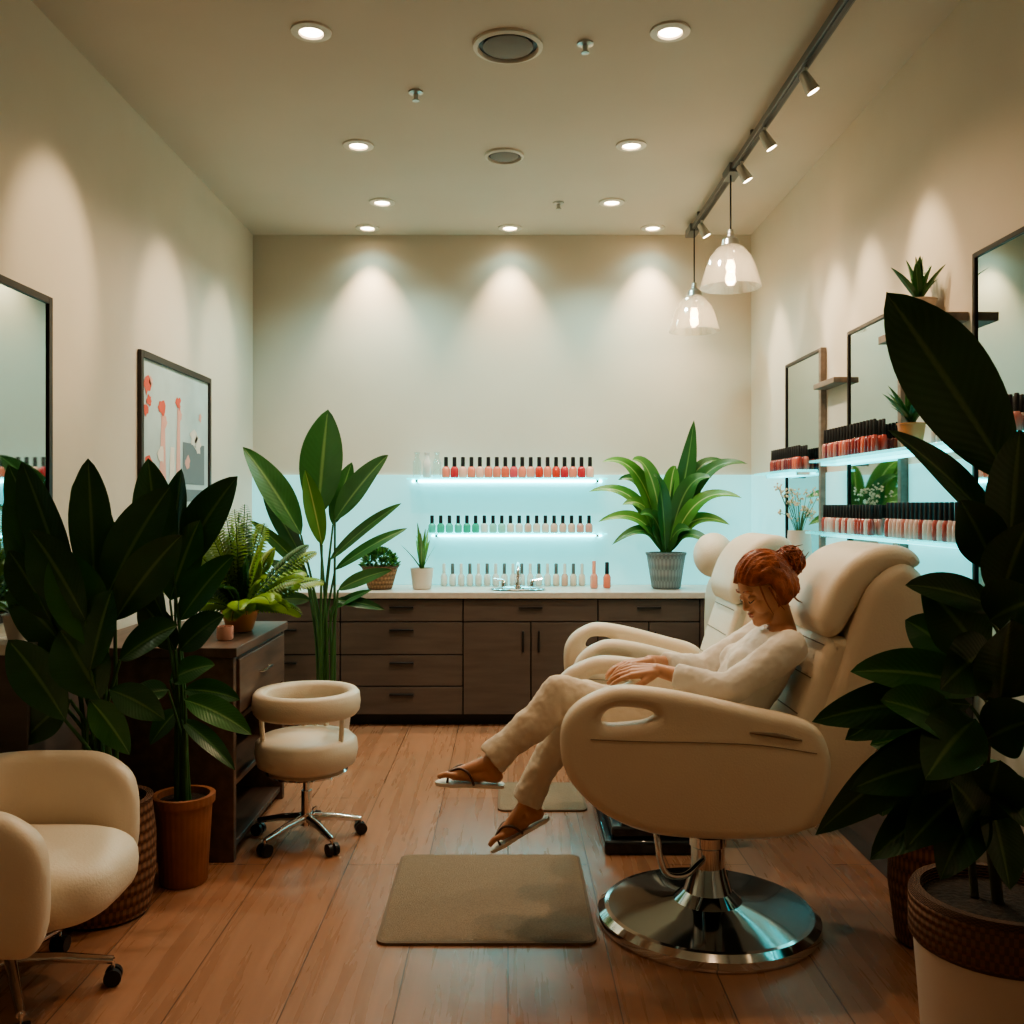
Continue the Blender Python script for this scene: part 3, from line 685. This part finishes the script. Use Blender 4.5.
c=V((-1.475,3.455,0)); e=empty('potted_rubber_plant',c)
b=MB(); b.lathe([(0.15,0),(0.165,0.01),(0.185,0.15),(0.185,0.28),(0.17,0.40),(0.175,0.415),(0.15,0.415),(0.15,0.38)],(0,0,0),'basket',44); b.lathe([(0.0005,0.385),(0.15,0.38)],(0,0,0),'soil',24,cap=False); b.finish('basket',e)
b=MB(); D=3.46
cr=c+V((0,0,0.38))
LL=[(60,640,2,490,.15,-.0),(72,610,22,462,.16,-.15),(95,600,88,458,.13,-.05),(105,600,170,487,.16,-.1),(75,660,-10,590,.14,-.15),(60,700,0,680,.12,-.1),(112,560,75,480,.12,.1),
    (115,620,182,535,.14,-.25),(100,650,55,550,.17,-.3),(85,620,30,530,.17,-.35),(120,660,178,625,.13,-.2),(70,700,20,745,.12,-.2),(90,700,130,755,.10,-.3),(110,690,165,720,.10,-.25),
    (60,590,-20,465,.14,-.1),(65,720,0,640,.14,-.35),(100,700,60,630,.17,-.3),(90,670,112,590,.16,-.35),(50,620,8,550,.14,-.2)]
for bx,by,tx,ty,w,dD in LL:
    D1=max(3.22,D+dD*0.5)
    leafP(b,cr+V((R.uniform(-.06,.06),R.uniform(-.06,.06),0)),(bx,by,D1),(max(tx,8),ty,D1-0.02),w*1.15,'leafD' if R.random()<.75 else 'leafM',arch=0.1,r=0.008,shape=0.95)
b.finish('leaves',e,clean=False,angle=80).location=-c
c=V((-1.275,3.735,0)); e=empty('potted_peace_lily',c)
b=MB(); b.lathe([(0.085,0),(0.09,0.008),(0.108,0.31),(0.118,0.312),(0.12,0.345),(0.10,0.345),(0.10,0.32)],(0,0,0),'terra',90,ribs=30,ribd=0.012); b.lathe([(0.0005,0.325),(0.1,0.32)],(0,0,0),'soil',24,cap=False); b.finish('pot',e)
b=MB(); cr=c+V((0,0,0.32)); D=3.72
LL=[(160,580,148,458,.15,'leafD'),(175,575,238,476,.16,'leafD'),(170,600,200,520,.14,'leafM'),(165,620,110,520,.13,'leafD'),(180,620,234,555,.12,'leafM'),(185,700,252,735,.10,'leafM'),
    (185,690,240,700,.09,'leafD'),(178,710,150,745,.09,'leafD'),(182,720,235,770,.07,'leafD'),(175,650,140,600,.13,'leafD'),(180,650,224,615,.12,'leafD'),(172,560,182,468,.12,'leafD'),(170,680,215,665,.1,'leafM'),(168,690,128,700,.09,'leafD')]
for bx,by,tx,ty,w,m in LL:
    D1=D+R.uniform(-.12,.05)
    leafP(b,cr+V((R.uniform(-.03,.03),R.uniform(-.03,.03),0)),(bx,by,D1),(tx,ty,D1-0.05),w*1.1,m,arch=0.1,r=0.006)
b.finish('leaves',e,clean=False,angle=80).location=-c
c=V((-1.765,3.42,0.996)); e=empty('potted_succulent',c); b=pot('',c,0.035,0.05,0.09,'whitepot'); b.finish('pot',e)
b=MB(); rosette(b,(0,0,0.08),26,0.06,0.12,20,85,0.03,'leafM',pet=0.1,droop=0.1,r=0.002,lim=(-0.08,0.2,-0.2,0.2)); b.finish('leaves',e,clean=False,angle=80)

def shelfplant(c,r,h,pm,name):
    e=empty(name,c); b=pot('',c,r*0.75,r,h,pm); b.finish('pot',e)
    b=MB(); rosette(b,(0,0,h*0.9),26,0.10,0.20,45,88,0.04,'leafM',pet=0,droop=0.05,shape=0.6,lim=(-0.14,0.06,-0.2,0.2)); b.finish('leaves',e,clean=False,angle=80)
shelfplant((1.70,3.93,2.227),0.068,0.10,'whitepot','potted_aloe')
shelfplant((1.665,3.92,1.717),0.055,0.10,'orange','potted_aloe')
c=(1.585,5.17,0.902); e=empty('vase_of_dried_flowers',c)
b=MB(); b.lathe([(0.05,0),(0.07,0.02),(0.075,0.2),(0.065,0.36),(0.06,0.44),(0.05,0.44),(0.05,0.4)],(0,0,0),'whitepot',30); b.finish('vase',e)
b=MB()
for i in range(30):
    a=i*2.399; s=R.uniform(0.03,0.13); t=V((math.cos(a)*s,math.sin(a)*s*1.0,0.44+R.uniform(0.06,0.24)))
    b.tube(catmull([(0,0,0.38),(t.x*0.4,t.y*0.4,0.5),t],4),0.0015,'stem',4)
    for q in range(6): b.ell(t+V((R.uniform(-.018,.018),R.uniform(-.018,.018),R.uniform(-.018,.018))),0.006,'flower',6,4)
b.finish('flower_stems',e,clean=False)

c=V((1.43,3.22,0)); e=empty('potted_philodendron',c)
b=MB(); b.lathe([(0.10,0),(0.11,0.01),(0.135,0.2),(0.13,0.40),(0.135,0.415),(0.115,0.415),(0.115,0.38)],(0,0,0),'basket',44); b.lathe([(0.0005,0.385),(0.115,0.38)],(0,0,0),'soil',24,cap=False); b.finish('basket',e)
b=MB(); rosette(b,(0,0,0.38),22,0.2,0.42,30,80,0.12,'leafD',pet=0.5,droop=0.45,r=0.005,lim=(-0.18,0.28,-0.5,0.25)); b.finish('leaves',e,clean=False,angle=80)
c=V((1.16,2.25,0)); e=empty('potted_fiddle_leaf_fig',c)
b=MB(); b.lathe([(0.14,0),(0.155,0.01),(0.175,0.30),(0.188,0.46)],(0,0,0),'whitepot',44)
b.lathe([(0.19,0.445),(0.197,0.455),(0.197,0.55),(0.19,0.565),(0.17,0.565),(0.17,0.53)],(0,0,0),'basket3',44,cap=False); b.lathe([(0.0005,0.54),(0.17,0.535)],(0,0,0),'soil',24,cap=False); b.finish('pot',e)
b=MB(); cr=c+V((0,0,0.54)); D=2.25
trunk=catmull([cr,P(985,760,D),P(1000,640,D),P(1012,520,D),P(1020,440,D)],5)
b.tube(trunk,lerpl([.014,.012,.011,.009,.007],5),'trunk',8)
tr2=catmull([cr+V((-.04,.03,0)),P(965,780,D+.1),P(962,700,D+.1),P(955,650,D+.1)],5); b.tube(tr2,lerpl([.01,.009,.008,.006],5),'trunk',8)
LL=[(1012,482,886,292,.25,0,'leafD',1012,520),(1010,545,888,430,.10,-.1,'leafD',1012,560),(1010,540,1020,430,.18,-.1,'leafD',1012,560),(1000,610,905,585,.09,-.1,'leafD',1003,640),
    (985,660,922,585,.17,-.05,'leafM',1000,680),(1000,600,1030,520,.15,-.15,'leafD',1004,620),(985,690,850,672,.12,-.1,'leafM',995,700),(970,705,812,722,.12,-.1,'leafD',985,740),
    (965,730,815,835,.13,-.15,'leafD',985,760),(970,740,880,700,.13,-.2,'leafM',985,760),(975,760,850,790,.13,-.2,'leafD',985,780),(985,700,1030,640,.15,-.2,'leafD',995,720),
    (985,740,1040,720,.14,-.2,'leafD',985,770),(980,780,905,850,.13,-.2,'leafD',985,800),(985,770,1030,830,.14,-.2,'leafD',985,800),(980,800,940,880,.12,-.2,'leafD',985,820),
    (990,650,940,690,.14,-.2,'leafD',998,670),(960,660,905,620,.12,.1,'leafD',958,680),(962,690,845,740,.12,.1,'leafD',962,710),(990,620,1040,600,.15,-.2,'leafD',1002,650),
    (975,720,925,780,.15,-.25,'leafD',985,750),(990,800,1010,890,.12,-.2,'leafD',985,820),(960,740,870,745,.12,.1,'leafM',962,760),(995,570,960,500,.12,-.1,'leafD',1008,590),
    (975,790,870,860,.12,-.15,'leafD',985,800),(985,820,1000,760,.15,-.25,'leafD',985,830),(985,830,950,780,.14,-.25,'leafD',985,840),(1000,700,1010,620,.15,-.25,'leafD',995,720)]
for i,(bx,by,tx,ty,w,dD,m,cx,cy) in enumerate(LL):
    leafP(b,P(cx,cy,D),(bx,by,D+dD*0.4),(tx,ty,D+dD),w*0.95,m,arch=0.1 if i else 0.03,r=0.005,shape=0.9 if i else 1.0,N=V((0.1,-1,0.1)) if i in(0,2,4) else None,fold=0.12 if i in (0,4) else 0.25)
b.finish('foliage',e,clean=False,angle=80).location=-c

# ---------------------------------------------------------------- mats
def floor_mat(x0,x1,y0,y1):
    def rr(i,r=0.04):
        a0,a1,c0,c1=x0+i,x1-i,y0+i,y1-i; o=[]
        for cx,cy,s in((a1-r,c1-r,0),(a0+r,c1-r,90),(a0+r,c0+r,180),(a1-r,c0+r,270)):
            for k in range(6): a=math.radians(s+k*18); o.append((cx+r*math.cos(a),cy+r*math.sin(a)))
        return o
    b=MB(); o=rr(0); n=len(o); i=rr(0.012,0.03)
    vs=[(p[0],p[1],0.0) for p in o]+[(p[0],p[1],0.009) for p in o]+[(p[0],p[1],0.011) for p in i]
    b.add(vs,[(k,(k+1)%n,n+(k+1)%n,n+k) for k in range(n)]+[(n+k,n+(k+1)%n,2*n+(k+1)%n,2*n+k) for k in range(n)],'matedge')
    b.add([(p[0],p[1],0.011) for p in i],[tuple(range(n))],'mat')
    b.finish('floor_mat')
floor_mat(-0.447,0.30,3.19,4.0); floor_mat(-0.05,0.385,4.58,5.04)

# ---------------------------------------------------------------- pedicure chair
OX,OY=0.71,3.38
def chair(name,loc,pedestal=True):
    e=empty(name,loc); off=(OX,OY,0)
    S=3.05/F
    def q(px,py): return ((px-CX)*S,H-(py-CY)*S)
    outl=[q(*p) for p in [(561,742),(564,722),(576,706),(596,694),(622,687),(660,690),(700,697),(760,710),(800,719),(822,733),(832,765),(824,803),(803,832),(765,840),(705,840),(650,834),(606,816),(578,792),(564,768)]]
    hole=[q(*p) for p in [(602,720),(608,711),(622,708),(645,710),(656,716),(646,722),(622,725),(606,725)]]
    for y0,y1,nm in((3.03,3.13,'arm_panel_left'),(3.63,3.73,'arm_panel_right')):
        prof_extrude(nm,outl,y0,y1,'cream',e,0.038,[hole],5,off,5)
        yy=y0-0.001 if nm.endswith('left') else y1+0.001
        b=MB(); sp=[q(*p) for p in [(590,738),(640,740),(700,741),(760,744),(815,752)]]
        b.tube(catmull([(p[0]-OX,yy-OY,p[1]) for p in sp],5),0.0018,'seam',6); 
        sp=[q(*p) for p in [(748,731),(775,734),(800,739)]]
        b.tube(catmull([(p[0]-OX,yy-OY,p[1]) for p in sp],5),lerpl([.003,.008,.003],5),'seam',8); b.finish('seam',e)
    prof_extrude('seat_shell',[(0.30,0.60),(0.33,0.50),(0.42,0.425),(0.6,0.40),(0.95,0.40),(1.05,0.45),(1.06,0.53),(0.9,0.53),(0.7,0.54),(0.5,0.6)],3.125,3.635,'cream',e,0.02,[],5,off)
    prof_extrude('seat_cushion',[(0.25,0.66),(0.27,0.62),(0.45,0.55),(0.7,0.48),(0.9,0.45),(0.95,0.5),(0.86,0.53),(0.70,0.55),(0.55,0.61),(0.40,0.69),(0.30,0.72),(0.26,0.70)],3.14,3.62,'cream2',e,0.03,[],5,off)
    prof_extrude('backrest',[(0.95,0.46),(1.00,0.62),(1.04,0.78),(1.10,0.95),(1.15,1.10),(1.20,1.22),(1.30,1.29),(1.38,1.24),(1.405,1.13),(1.37,0.98),(1.31,0.82),(1.21,0.64),(1.12,0.50),(1.03,0.43)],3.12,3.64,'cream',e,0.05,[],5,off,5)
    pts=[(0.90,0.54),(0.945,0.66),(0.985,0.78),(1.03,0.90),(1.075,1.01),(1.10,1.04)]
    fr_=[(a-0.012,z) for a,z in pts]; bk=[(a+0.10,z-0.02) for a,z in reversed(pts)]
    prof_extrude('tufted_back_pad',fr_+bk,3.155,3.605,'cream2',e,0.035,[],5,off,4)
    b=MB()
    for i in range(1,5):
        a,z=pts[i]; b.tube([(a-0.014-OX,-0.19,z),(a-0.014-OX,0.19,z)],0.002,'seam',6)
    b.finish('pad_seams',e)
    prof_extrude('headrest',[(1.035,1.10),(1.055,1.17),(1.10,1.25),(1.17,1.315),(1.26,1.345),(1.34,1.335),(1.38,1.29),(1.34,1.26),(1.26,1.25),(1.20,1.19),(1.155,1.12),(1.11,1.05),(1.06,1.04)],3.145,3.615,'cream2',e,0.045,[],5,off,5)
    if pedestal:
        b=MB(); b.lathe([(0.385,0.0),(0.39,0.012),(0.388,0.035),(0.365,0.052),(0.35,0.054)],(0,0,0),'chrome',72,cap=False)
        b.lathe([(0.352,0.0535),(0.2,0.066),(0.12,0.082),(0.085,0.115),(0.066,0.17),(0.06,0.20)],(0,0,0),'darkchrome',72,cap=False); b.finish('pedestal_disc',e,angle=25)
        b=MB(); b.lathe([(0.06,0.18),(0.06,0.27),(0.066,0.275),(0.066,0.31),(0.05,0.315),(0.05,0.42)],(0,0,0),'chrome',36); b.finish('hydraulic_column',e)
        b=MB(); b.tube(catmull([(-0.03,-0.06,0.24),(-0.10,-0.12,0.21),(-0.165,-0.14,0.22),(-0.19,-0.14,0.27),(-0.20,-0.13,0.34),(-0.21,-0.10,0.40)],6),0.011,'chrome',10); b.finish('pump_lever',e)
    else:
        b=MB(); b.lathe([(0.06,0.14),(0.06,0.42)],(0,0,0),'chrome',30); b.finish('column',e)
        b=MB(); b.box(-0.38,0.24,-0.42,0.16,0.0,0.06,'blackgloss'); b.box(-0.34,0.21,-0.39,0.13,0.06,0.11,'blackgloss'); b.box(-0.28,0.16,-0.32,0.08,0.11,0.16,'blackgloss'); b.finish('stepped_base',e,0.012)
    b=MB(); b.box(-0.18,0.18,-0.2,0.2,0.375,0.41,'black'); b.finish('under_plate',e,0.01)
    return e
chair('pedicure_chair',(OX,OY,0))
c2=chair('pedicure_chair',(OX+0.01,OY+1.05,0),False); c2.scale=(0.82,1,1)

e=empty('salon_chair',(1.03,5.5,0))
b=MB(); b.ell((0,0,0.45),1,'cream2',32,14,fn=lambda p:V((0.26*sg(p.x,.6),0.25*sg(p.y,.6),0.07*sg(p.z,.7)))); b.finish('seat',e,angle=80)
prof_extrude('backrest',[(0.16,0.46),(0.14,0.7),(0.15,0.98),(0.2,1.06),(0.26,1.0),(0.26,0.7),(0.26,0.46),(0.21,0.42)],-0.2,0.2,'cream',e,0.04)
b=MB(); b.ell((0.16,0,1.19),(0.115,0.15,0.13),'cream2',28,18); b.finish('headrest',e)
b=MB(); b.tube([(0.2,0,1.0),(0.18,0,1.12)],0.018,'chrome'); b.lathe([(0.03,0.05),(0.03,0.40)],(0,0,0),'chrome',20); b.lathe([(0.27,0),(0.275,0.02),(0.25,0.035),(0.05,0.05),(0.03,0.08)],(0,0,0),'chrome',48); b.finish('pedestal',e)

# ---------------------------------------------------------------- woman
wm=empty('seated_woman')
def cap(b,p0,r0,p1,r1,m='skin'):
    p0,p1=V(p0),V(p1); b.tube([p0,p1],[r0,r1],m,18); b.ell(p0,r0,m,14,10); b.ell(p1,r1,m,14,10)
def chain(b,pts,rad,m='skin'):
    pts=catmull(pts,4); rad=lerpl(rad,4)
    for i in range(len(pts)-1): cap(b,pts[i],rad[i],pts[i+1],rad[i+1],m)
def torso(b,st,m='skin',n=8):
    for i in range(len(st)-1):
        for k in range(n):
            t=k/n; s=[st[i][j]+(st[i+1][j]-st[i][j])*t for j in range(5)]
            b.ell((s[0],3.38+0,s[1]),(s[2],s[3],s[4]),m,24,14)
B=MB()
Hc=V((0.908,3.36,1.190))
yaw=math.radians(14); pit=math.radians(30)
fw_=V((-math.cos(pit)*math.cos(yaw),-math.sin(yaw)*math.cos(pit),-math.sin(pit))).normalized()
lf=V((0,0,1)).cross(fw_).normalized(); up=fw_.cross(lf).normalized()
def hp(a,l,u): return Hc+fw_*a+lf*l+up*u
fr=(fw_,lf,up)
def headfn(p):
    a,l,u=p.x,p.y,p.z
    x=a*0.092; y=l*0.073; z=u*0.114
    if u<0:
        k=(-u)**1.4; y*=1-0.38*k
        if a<0: x*=1-0.45*k
        else: x*=1+0.12*k
    if a>0:
        x-=0.005*math.exp(-((u-0.06)/0.16)**2)*a
        for s in(-1,1): x-=0.008*math.exp(-((l-s*0.42)/0.2)**2-((u-0.02)/0.14)**2)
    return V((x,y,z))
B.ell(Hc,1,'skin',48,32,fr,headfn)
B.tube([hp(.084,0,.022),hp(.091,0,0),hp(.101,0,-.020),hp(.1045,0,-.028),hp(.092,0,-.036)],[.0055,.0065,.008,.009,.007],'skin',12)
for s in(-1,1):
    B.ell(hp(.092,s*.010,-.030),(.009,.007,.007),'skin',12,8,fr)
    B.ell(hp(.0745,s*.031,.002),(.016,.0165,.0115),'skin',16,10,fr)
    B.ell(hp(.060,s*.038,-.035),(.028,.024,.028),'skin',14,10,fr)
    B.ell(hp(.078,s*.028,.028),(.012,.024,.008),'skin',14,8,fr)
    B.ell(hp(-.005,s*.073,-.008),(.016,.008,.028),'skin',14,10,fr)
B.ell(hp(.0915,0,-.053),(.010,.021,.0065),'skin',16,8,fr); B.ell(hp(.0905,0,-.063),(.011,.018,.0075),'skin',16,8,fr)
B.ell(hp(.082,0,-.092),(.020,.022,.019),'skin',14,10,fr); B.ell(hp(.06,0,-.083),(.038,.042,.03),'skin',16,10,fr); B.ell(hp(.07,0,-.055),(.022,.035,.03),'skin',16,10,fr)
chain(B,[(0.975,3.38,1.03),(0.960,3.375,1.09),(0.940,3.365,1.145)],[.052,.046,.047])
ST=[(0.74,0.635,.105,.155,.095),(0.80,0.76,.085,.125,.09),(0.885,0.90,.10,.14,.09),(0.945,0.99,.075,.145,.05),(0.97,1.035,.05,.07,.04)]
torso(B,ST)
shN=V((0.95,3.21,0.995)); elN=V((0.735,3.165,0.865)); wrN=V((0.515,3.265,0.912))
shF=V((0.95,3.55,0.995)); elF=V((0.735,3.575,0.865)); wrF=V((0.515,3.455,0.912))
chain(B,[shN,(shN+elN)/2,elN],[.048,.040,.034]); chain(B,[elN,(elN+wrN)/2,wrN],[.034,.030,.0225])
chain(B,[shF,(shF+elF)/2,elF],[.048,.040,.034]); chain(B,[elF,(elF+wrF)/2,wrF],[.034,.030,.0225])
hipN=V((0.74,3.30,0.63)); knN=V((0.180,3.31,0.820)); anN=V((-0.065,3.30,0.585))
hipF=V((0.74,3.47,0.63)); knF=V((0.235,3.43,0.785)); anF=V((0.060,3.42,0.395))
def leg(b,h,k,a,r,m):
    mid=(k+a)/2+V((0.015,0,0.0)); chain(b,[h,(h+k)/2,k],r[:3],m); chain(b,[k,k*0.65+a*0.35+V((0.018,0,0)),mid*0.35+a*0.65,a],[r[2],r[3],r[4],r[5]],m)
leg(B,hipN,knN,anN,[.085,.07,.052,.052,.034,.028],'skin'); leg(B,hipF,knF,anF,[.085,.07,.052,.052,.034,.028],'skin')
def foot(b,an,d,s,side):
    d=V(d).normalized(); sd=V((0,side,0)); n=sd.cross(d).normalized(); 
    if n.z<0: n=-n
    heel=an-n*0.045-d*0.028
    def q(a,l,u): return heel+d*a+sd*l+n*u
    cap(b,an,.029,q(.012,0,.012),.026); cap(b,q(0,0,.0),.024,q(.06,0,.004),.024)
    cap(b,an,.028,q(.10,-.006,.018),.022); cap(b,q(.06,0,.0),.026,q(.145,-.012,.0),.019); cap(b,q(.06,.0,-.003),.023,q(.135,.018,-.004),.016); cap(b,q(.10,-.006,.018),.022,q(.15,-.01,.004),.016)
    for i in range(5):
        l=-.028+i*.0145; L=.195-.008*i-(.004*i if i>2 else 0)+(0.002 if i==1 else 0); r=.0105 if i==0 else .0072
        cap(b,q(.145-.006*i,l*0.95,.0),r*1.15,q(L-.02,l,.004),r); cap(b,q(L-.02,l,.004),r,q(L,l,-.004),r*0.9)
    z=-.0265; out=[(-.03,0),(-.02,.026),(.03,.03),(.09,.034),(.145,.042),(.185,.03),(.208,-.005),(.20,-.032),(.15,-.042),(.09,-.03),(.03,-.028),(-.02,-.024)]
    o=catmull([(p[0],p[1],0) for p in out],4,True); m=len(o); sb=MB()
    vs=[q(p.x,p.y,z) for p in o]+[q(p.x,p.y,z-.011) for p in o]
    sb.add(vs,[(k,(k+1)%m,m+(k+1)%m,m+k) for k in range(m)]+[tuple(range(m)),tuple(reversed(range(m,2*m)))],'sandal')
    toe=q(.165,-.021,.010)
    for l in(-.036,.036):
        sb.tube(catmull([toe,q(.13,l*0.55,.024),q(.095,l*0.95,.012),q(.075,l*0.98,z)],5),0.0045,'strap',8)
    sb.tube([toe,q(.168,-.021,z)],0.004,'strap',8)
    sb.finish('flip_flop',wm)
foot(B,anN,(-.985,-.05,.07),1,1); foot(B,anF,(-.87,-.03,-.48),1,1)
def hand(b,w,d,nrm,thumb,curl=0.35):
    d=V(d).normalized(); nrm=V(nrm).normalized(); s=d.cross(nrm).normalized()*thumb; nrm=(nrm-d*nrm.dot(d)).normalized()
    def q(a,l,u): return w+d*a+s*l+nrm*u
    ks=[(.088,.030),(.093,.010),(.088,-.010),(.080,-.029)]
    for a,l in ks: cap(b,q(.0,l*0.45,0),.016,q(a,l,0),.0115)
    cap(b,q(.02,.01,-.006),.018,q(.06,.0,-.006),.014)
    Ls=[(.040,.024,.020),(.044,.028,.021),(.041,.026,.020),(.032,.020,.018)]
    for (a,l),(l1,l2,l3),i in zip(ks,Ls,range(4)):
        an=0.15+curl*0.4; p=q(a,l,0); sp=(1.5-i)*0.06
        for L,r0,r1 in((l1,.0095,.0085),(l2,.0085,.0078),(l3,.0078,.0068)):
            v=(d*math.cos(an)+s*sp*math.cos(an)-nrm*math.sin(an)).normalized(); p2=p+v*L; cap(b,p,r0,p2,r1); p=p2; an+=curl
    p=q(.018,.022,-.006); 
    for L,v,r0,r1 in((.036,(.75,.62,-.25),.015,.0115),(.03,(.93,.32,-.3),.0115,.0095),(.024,(.96,.1,-.35),.0095,.008)):
        vv=(d*v[0]+s*v[1]+nrm*v[2]).normalized(); p2=p+vv*L; cap(b,p,r0,p2,r1); p=p2
hand(B,wrN,(-.97,.18,-.05),(0.05,-0.45,0.9),-1,0.28)
hand(B,wrF,(-.93,-.35,-.05),(0.05,0.1,1),1,0.3)
remesh(B,'body',wm,0.0036,['skin'],3)
b=MB()
for s in(-1,1):
    b.tube(catmull([hp(.084,s*.017,-.004),hp(.0905,s*.028,-.0085),hp(.087,s*.040,-.006),hp(.078,s*.048,-.001)],4),lerpl([.0008,.0017,.0018,.001],4),'lash',6)
    b.tube(catmull([hp(.088,s*.014,.030),hp(.0895,s*.028,.0365),hp(.082,s*.042,.035),hp(.072,s*.050,.030)],4),lerpl([.0014,.0018,.0016,.0006],4),'hair',6)
b.ell(hp(.0945,0,-.053),(.0085,.0185,.0048),'lip',16,8,fr); b.ell(hp(.0935,0,-.0625),(.0092,.0155,.006),'lip',16,8,fr)
b.finish('face_features',wm)
b=MB()
def hairfn(p):
    a,l,u=p.x,p.y,p.z
    g=1+0.02*math.sin(l*38+a*4)+0.014*math.sin(math.atan2(u,l)*23)
    x,y,z=a*0.112*g,l*0.094*g,u*0.132*g
    f=0
    line=0.46-0.30*abs(l)
    if a>0.10 and u<line+0.1: f=min(1,(line+0.1-u)/0.12)*min(1,(a-0.10)/0.2)
    if u<-0.50: f=max(f,min(1,(-0.50-u)/0.2))
    k=1-0.36*f
    return V((x*k,y*k,z*(1-0.2*f)))
b.ell(Hc+up*0.002-fw_*0.010,1,'hair',90,60,fr,hairfn)
bun=hp(-.128,0,.030)
b.ell(bun,1,'hair',36,24,fr,lambda p:V((p.x*.046,p.y*.05,p.z*.050))*(1+0.09*math.sin(p.x*9+p.z*14)*math.cos(p.y*11)))
for i in range(80):
    a=R.uniform(0,6.28); rr=0.051
    axis=V((R.uniform(-1,1),R.uniform(-1,1),R.uniform(-1,1))).normalized(); u0=axis.orthogonal().normalized(); v0=axis.cross(u0)
    pts=[bun+(u0*math.cos(a+t)+v0*math.sin(a+t))*rr*R.uniform(0.92,1.12)+axis*R.uniform(-.01,.01) for t in [0,.5,1,1.5,2]]
    if i%4==0: pts.append(pts[-1]+V((R.uniform(.0,.03),R.uniform(-.02,.02),R.uniform(-.01,.03))))
    b.tube(catmull(pts,4),lerpl([.0028]*(len(pts)-1)+[.0008],4),'hair',5)
for i in range(90):
    t=i/89; l=-0.9+1.8*t
    st0=V((0.30+0.25*(1-abs(l)),l*0.95,0.75-0.55*abs(l)**2)); 
    if i%2: st0=V((-0.05,l,-0.1)) if abs(l)>0.6 else V((0.1,l,0.9))
    st0.normalize(); O_=Hc-fw_*0.010; p0=O_+fw_*st0.x*.107+lf*st0.y*.090+up*st0.z*.127
    md_=V((st0.x*0.2-0.5,st0.y*0.75,0.6)).normalized(); p1=O_+fw_*md_.x*.113+lf*md_.y*.096+up*md_.z*.133
    b.tube(catmull([p0,p1,bun+fw_*0.02],6),lerpl([.0008,.0028,.003],6),'hair',5)
for (a,l,u),(a2,l2,u2) in [((.045,.075,.05),(.050,.073,-.075)),((.04,-.075,.05),(.055,-.070,-.070)),((.03,-.08,.03),(.035,-.080,-.095)),((-.06,.04,-.06),(-.09,.03,-.12)),((-.05,-.04,-.07),(-.07,-.04,-.13)),((.02,.08,.02),(.01,.084,-.08)),((.0,-.085,.0),(.01,-.084,-.11))]:
    p0,p1=hp(a,l,u),hp(a2,l2,u2); b.tube(catmull([p0,(p0+p1)/2+lf*0.006*(1 if l>0 else -1)+fw_*.008,p1],5),lerpl([.004,.003,.0006],5),'hair',5)
b.finish('hair',wm,clean=False,angle=80)
T=MB()
ST2=[(s[0],s[1],s[2]+.016,s[3]+.016,s[4]+.01) for s in ST[:-1]]+[(0.965,1.015,.062,.085,.035)]
torso(T,ST2,'top')
T.ell((0.83,3.32,0.92),(.065,.055,.06),'top'); T.ell((0.83,3.44,0.92),(.065,.055,.06),'top')
for sh,el,wr in((shN,elN,wrN),(shF,elF,wrF)):
    cu_=el+(wr-el)*0.50; ce=el+(wr-el)*0.74
    chain(T,[sh,(sh+el)/2,el],[.064,.058,.052],'top'); chain(T,[el,(el+cu_)/2,cu_],[.052,.048,.042],'top'); T.tube([cu_,(cu_+ce)/2,ce],[.043,.042,.041],'top',24)
def wrinkle(ob,st,sc):
    tx=bpy.data.textures.new('wr','CLOUDS'); tx.noise_scale=sc; tx.noise_depth=2
    md=ob.modifiers.new('d','DISPLACE'); md.texture=tx; md.strength=st; md.texture_coords='LOCAL'; md.mid_level=0.5
o=remesh(T,'long_sleeve_top',wm,0.006,['top'],4); wrinkle(o,0.014,0.05)
T=MB()
torso(T,[(0.72,0.625,.125,.17,.105),(0.77,0.70,.11,.16,.09)],'pants')
for h_,k_,a_ in((hipN,knN,anN),(hipF,knF,anF)):
    leg(T,h_,k_,k_+(a_-k_)*0.72,[.105,.09,.070,.066,.057,.051],'pants')
    s0=k_+(a_-k_)*0.70; s1=k_+(a_-k_)*0.96; T.tube([s0,(s0+s1)/2,s1],[.053,.055,.058],'pants',28)
o=remesh(T,'trousers',wm,0.006,['pants'],4); wrinkle(o,0.018,0.06)

# ---------------------------------------------------------------- camera, world
cd=bpy.data.cameras.new('camera'); cd.lens=F/1024*36; cd.sensor_width=36; cd.shift_x=4/1024; cd.shift_y=-7/1024; cd.clip_start=0.05
co=bpy.data.objects.new('camera',cd); co.location=(0,0,H); co.rotation_euler=(math.radians(90),0,0); scene.collection.objects.link(co); scene.camera=co
if CLOSE:
    k=3.0; cd.lens*=k; cx,cy=660,690; cd.shift_x=(4+(cx-512))*k/1024; cd.shift_y=(-7-(cy-512))*k/1024
w=bpy.data.worlds.new('world'); scene.world=w; w.use_nodes=True
w.node_tree.nodes['Background'].inputs[0].default_value=(0.9,0.7,0.5,1); w.node_tree.nodes['Background'].inputs[1].default_value=0.3
try: scene.view_settings.look='AgX - Medium High Contrast'
except Exception as ex: print(ex)
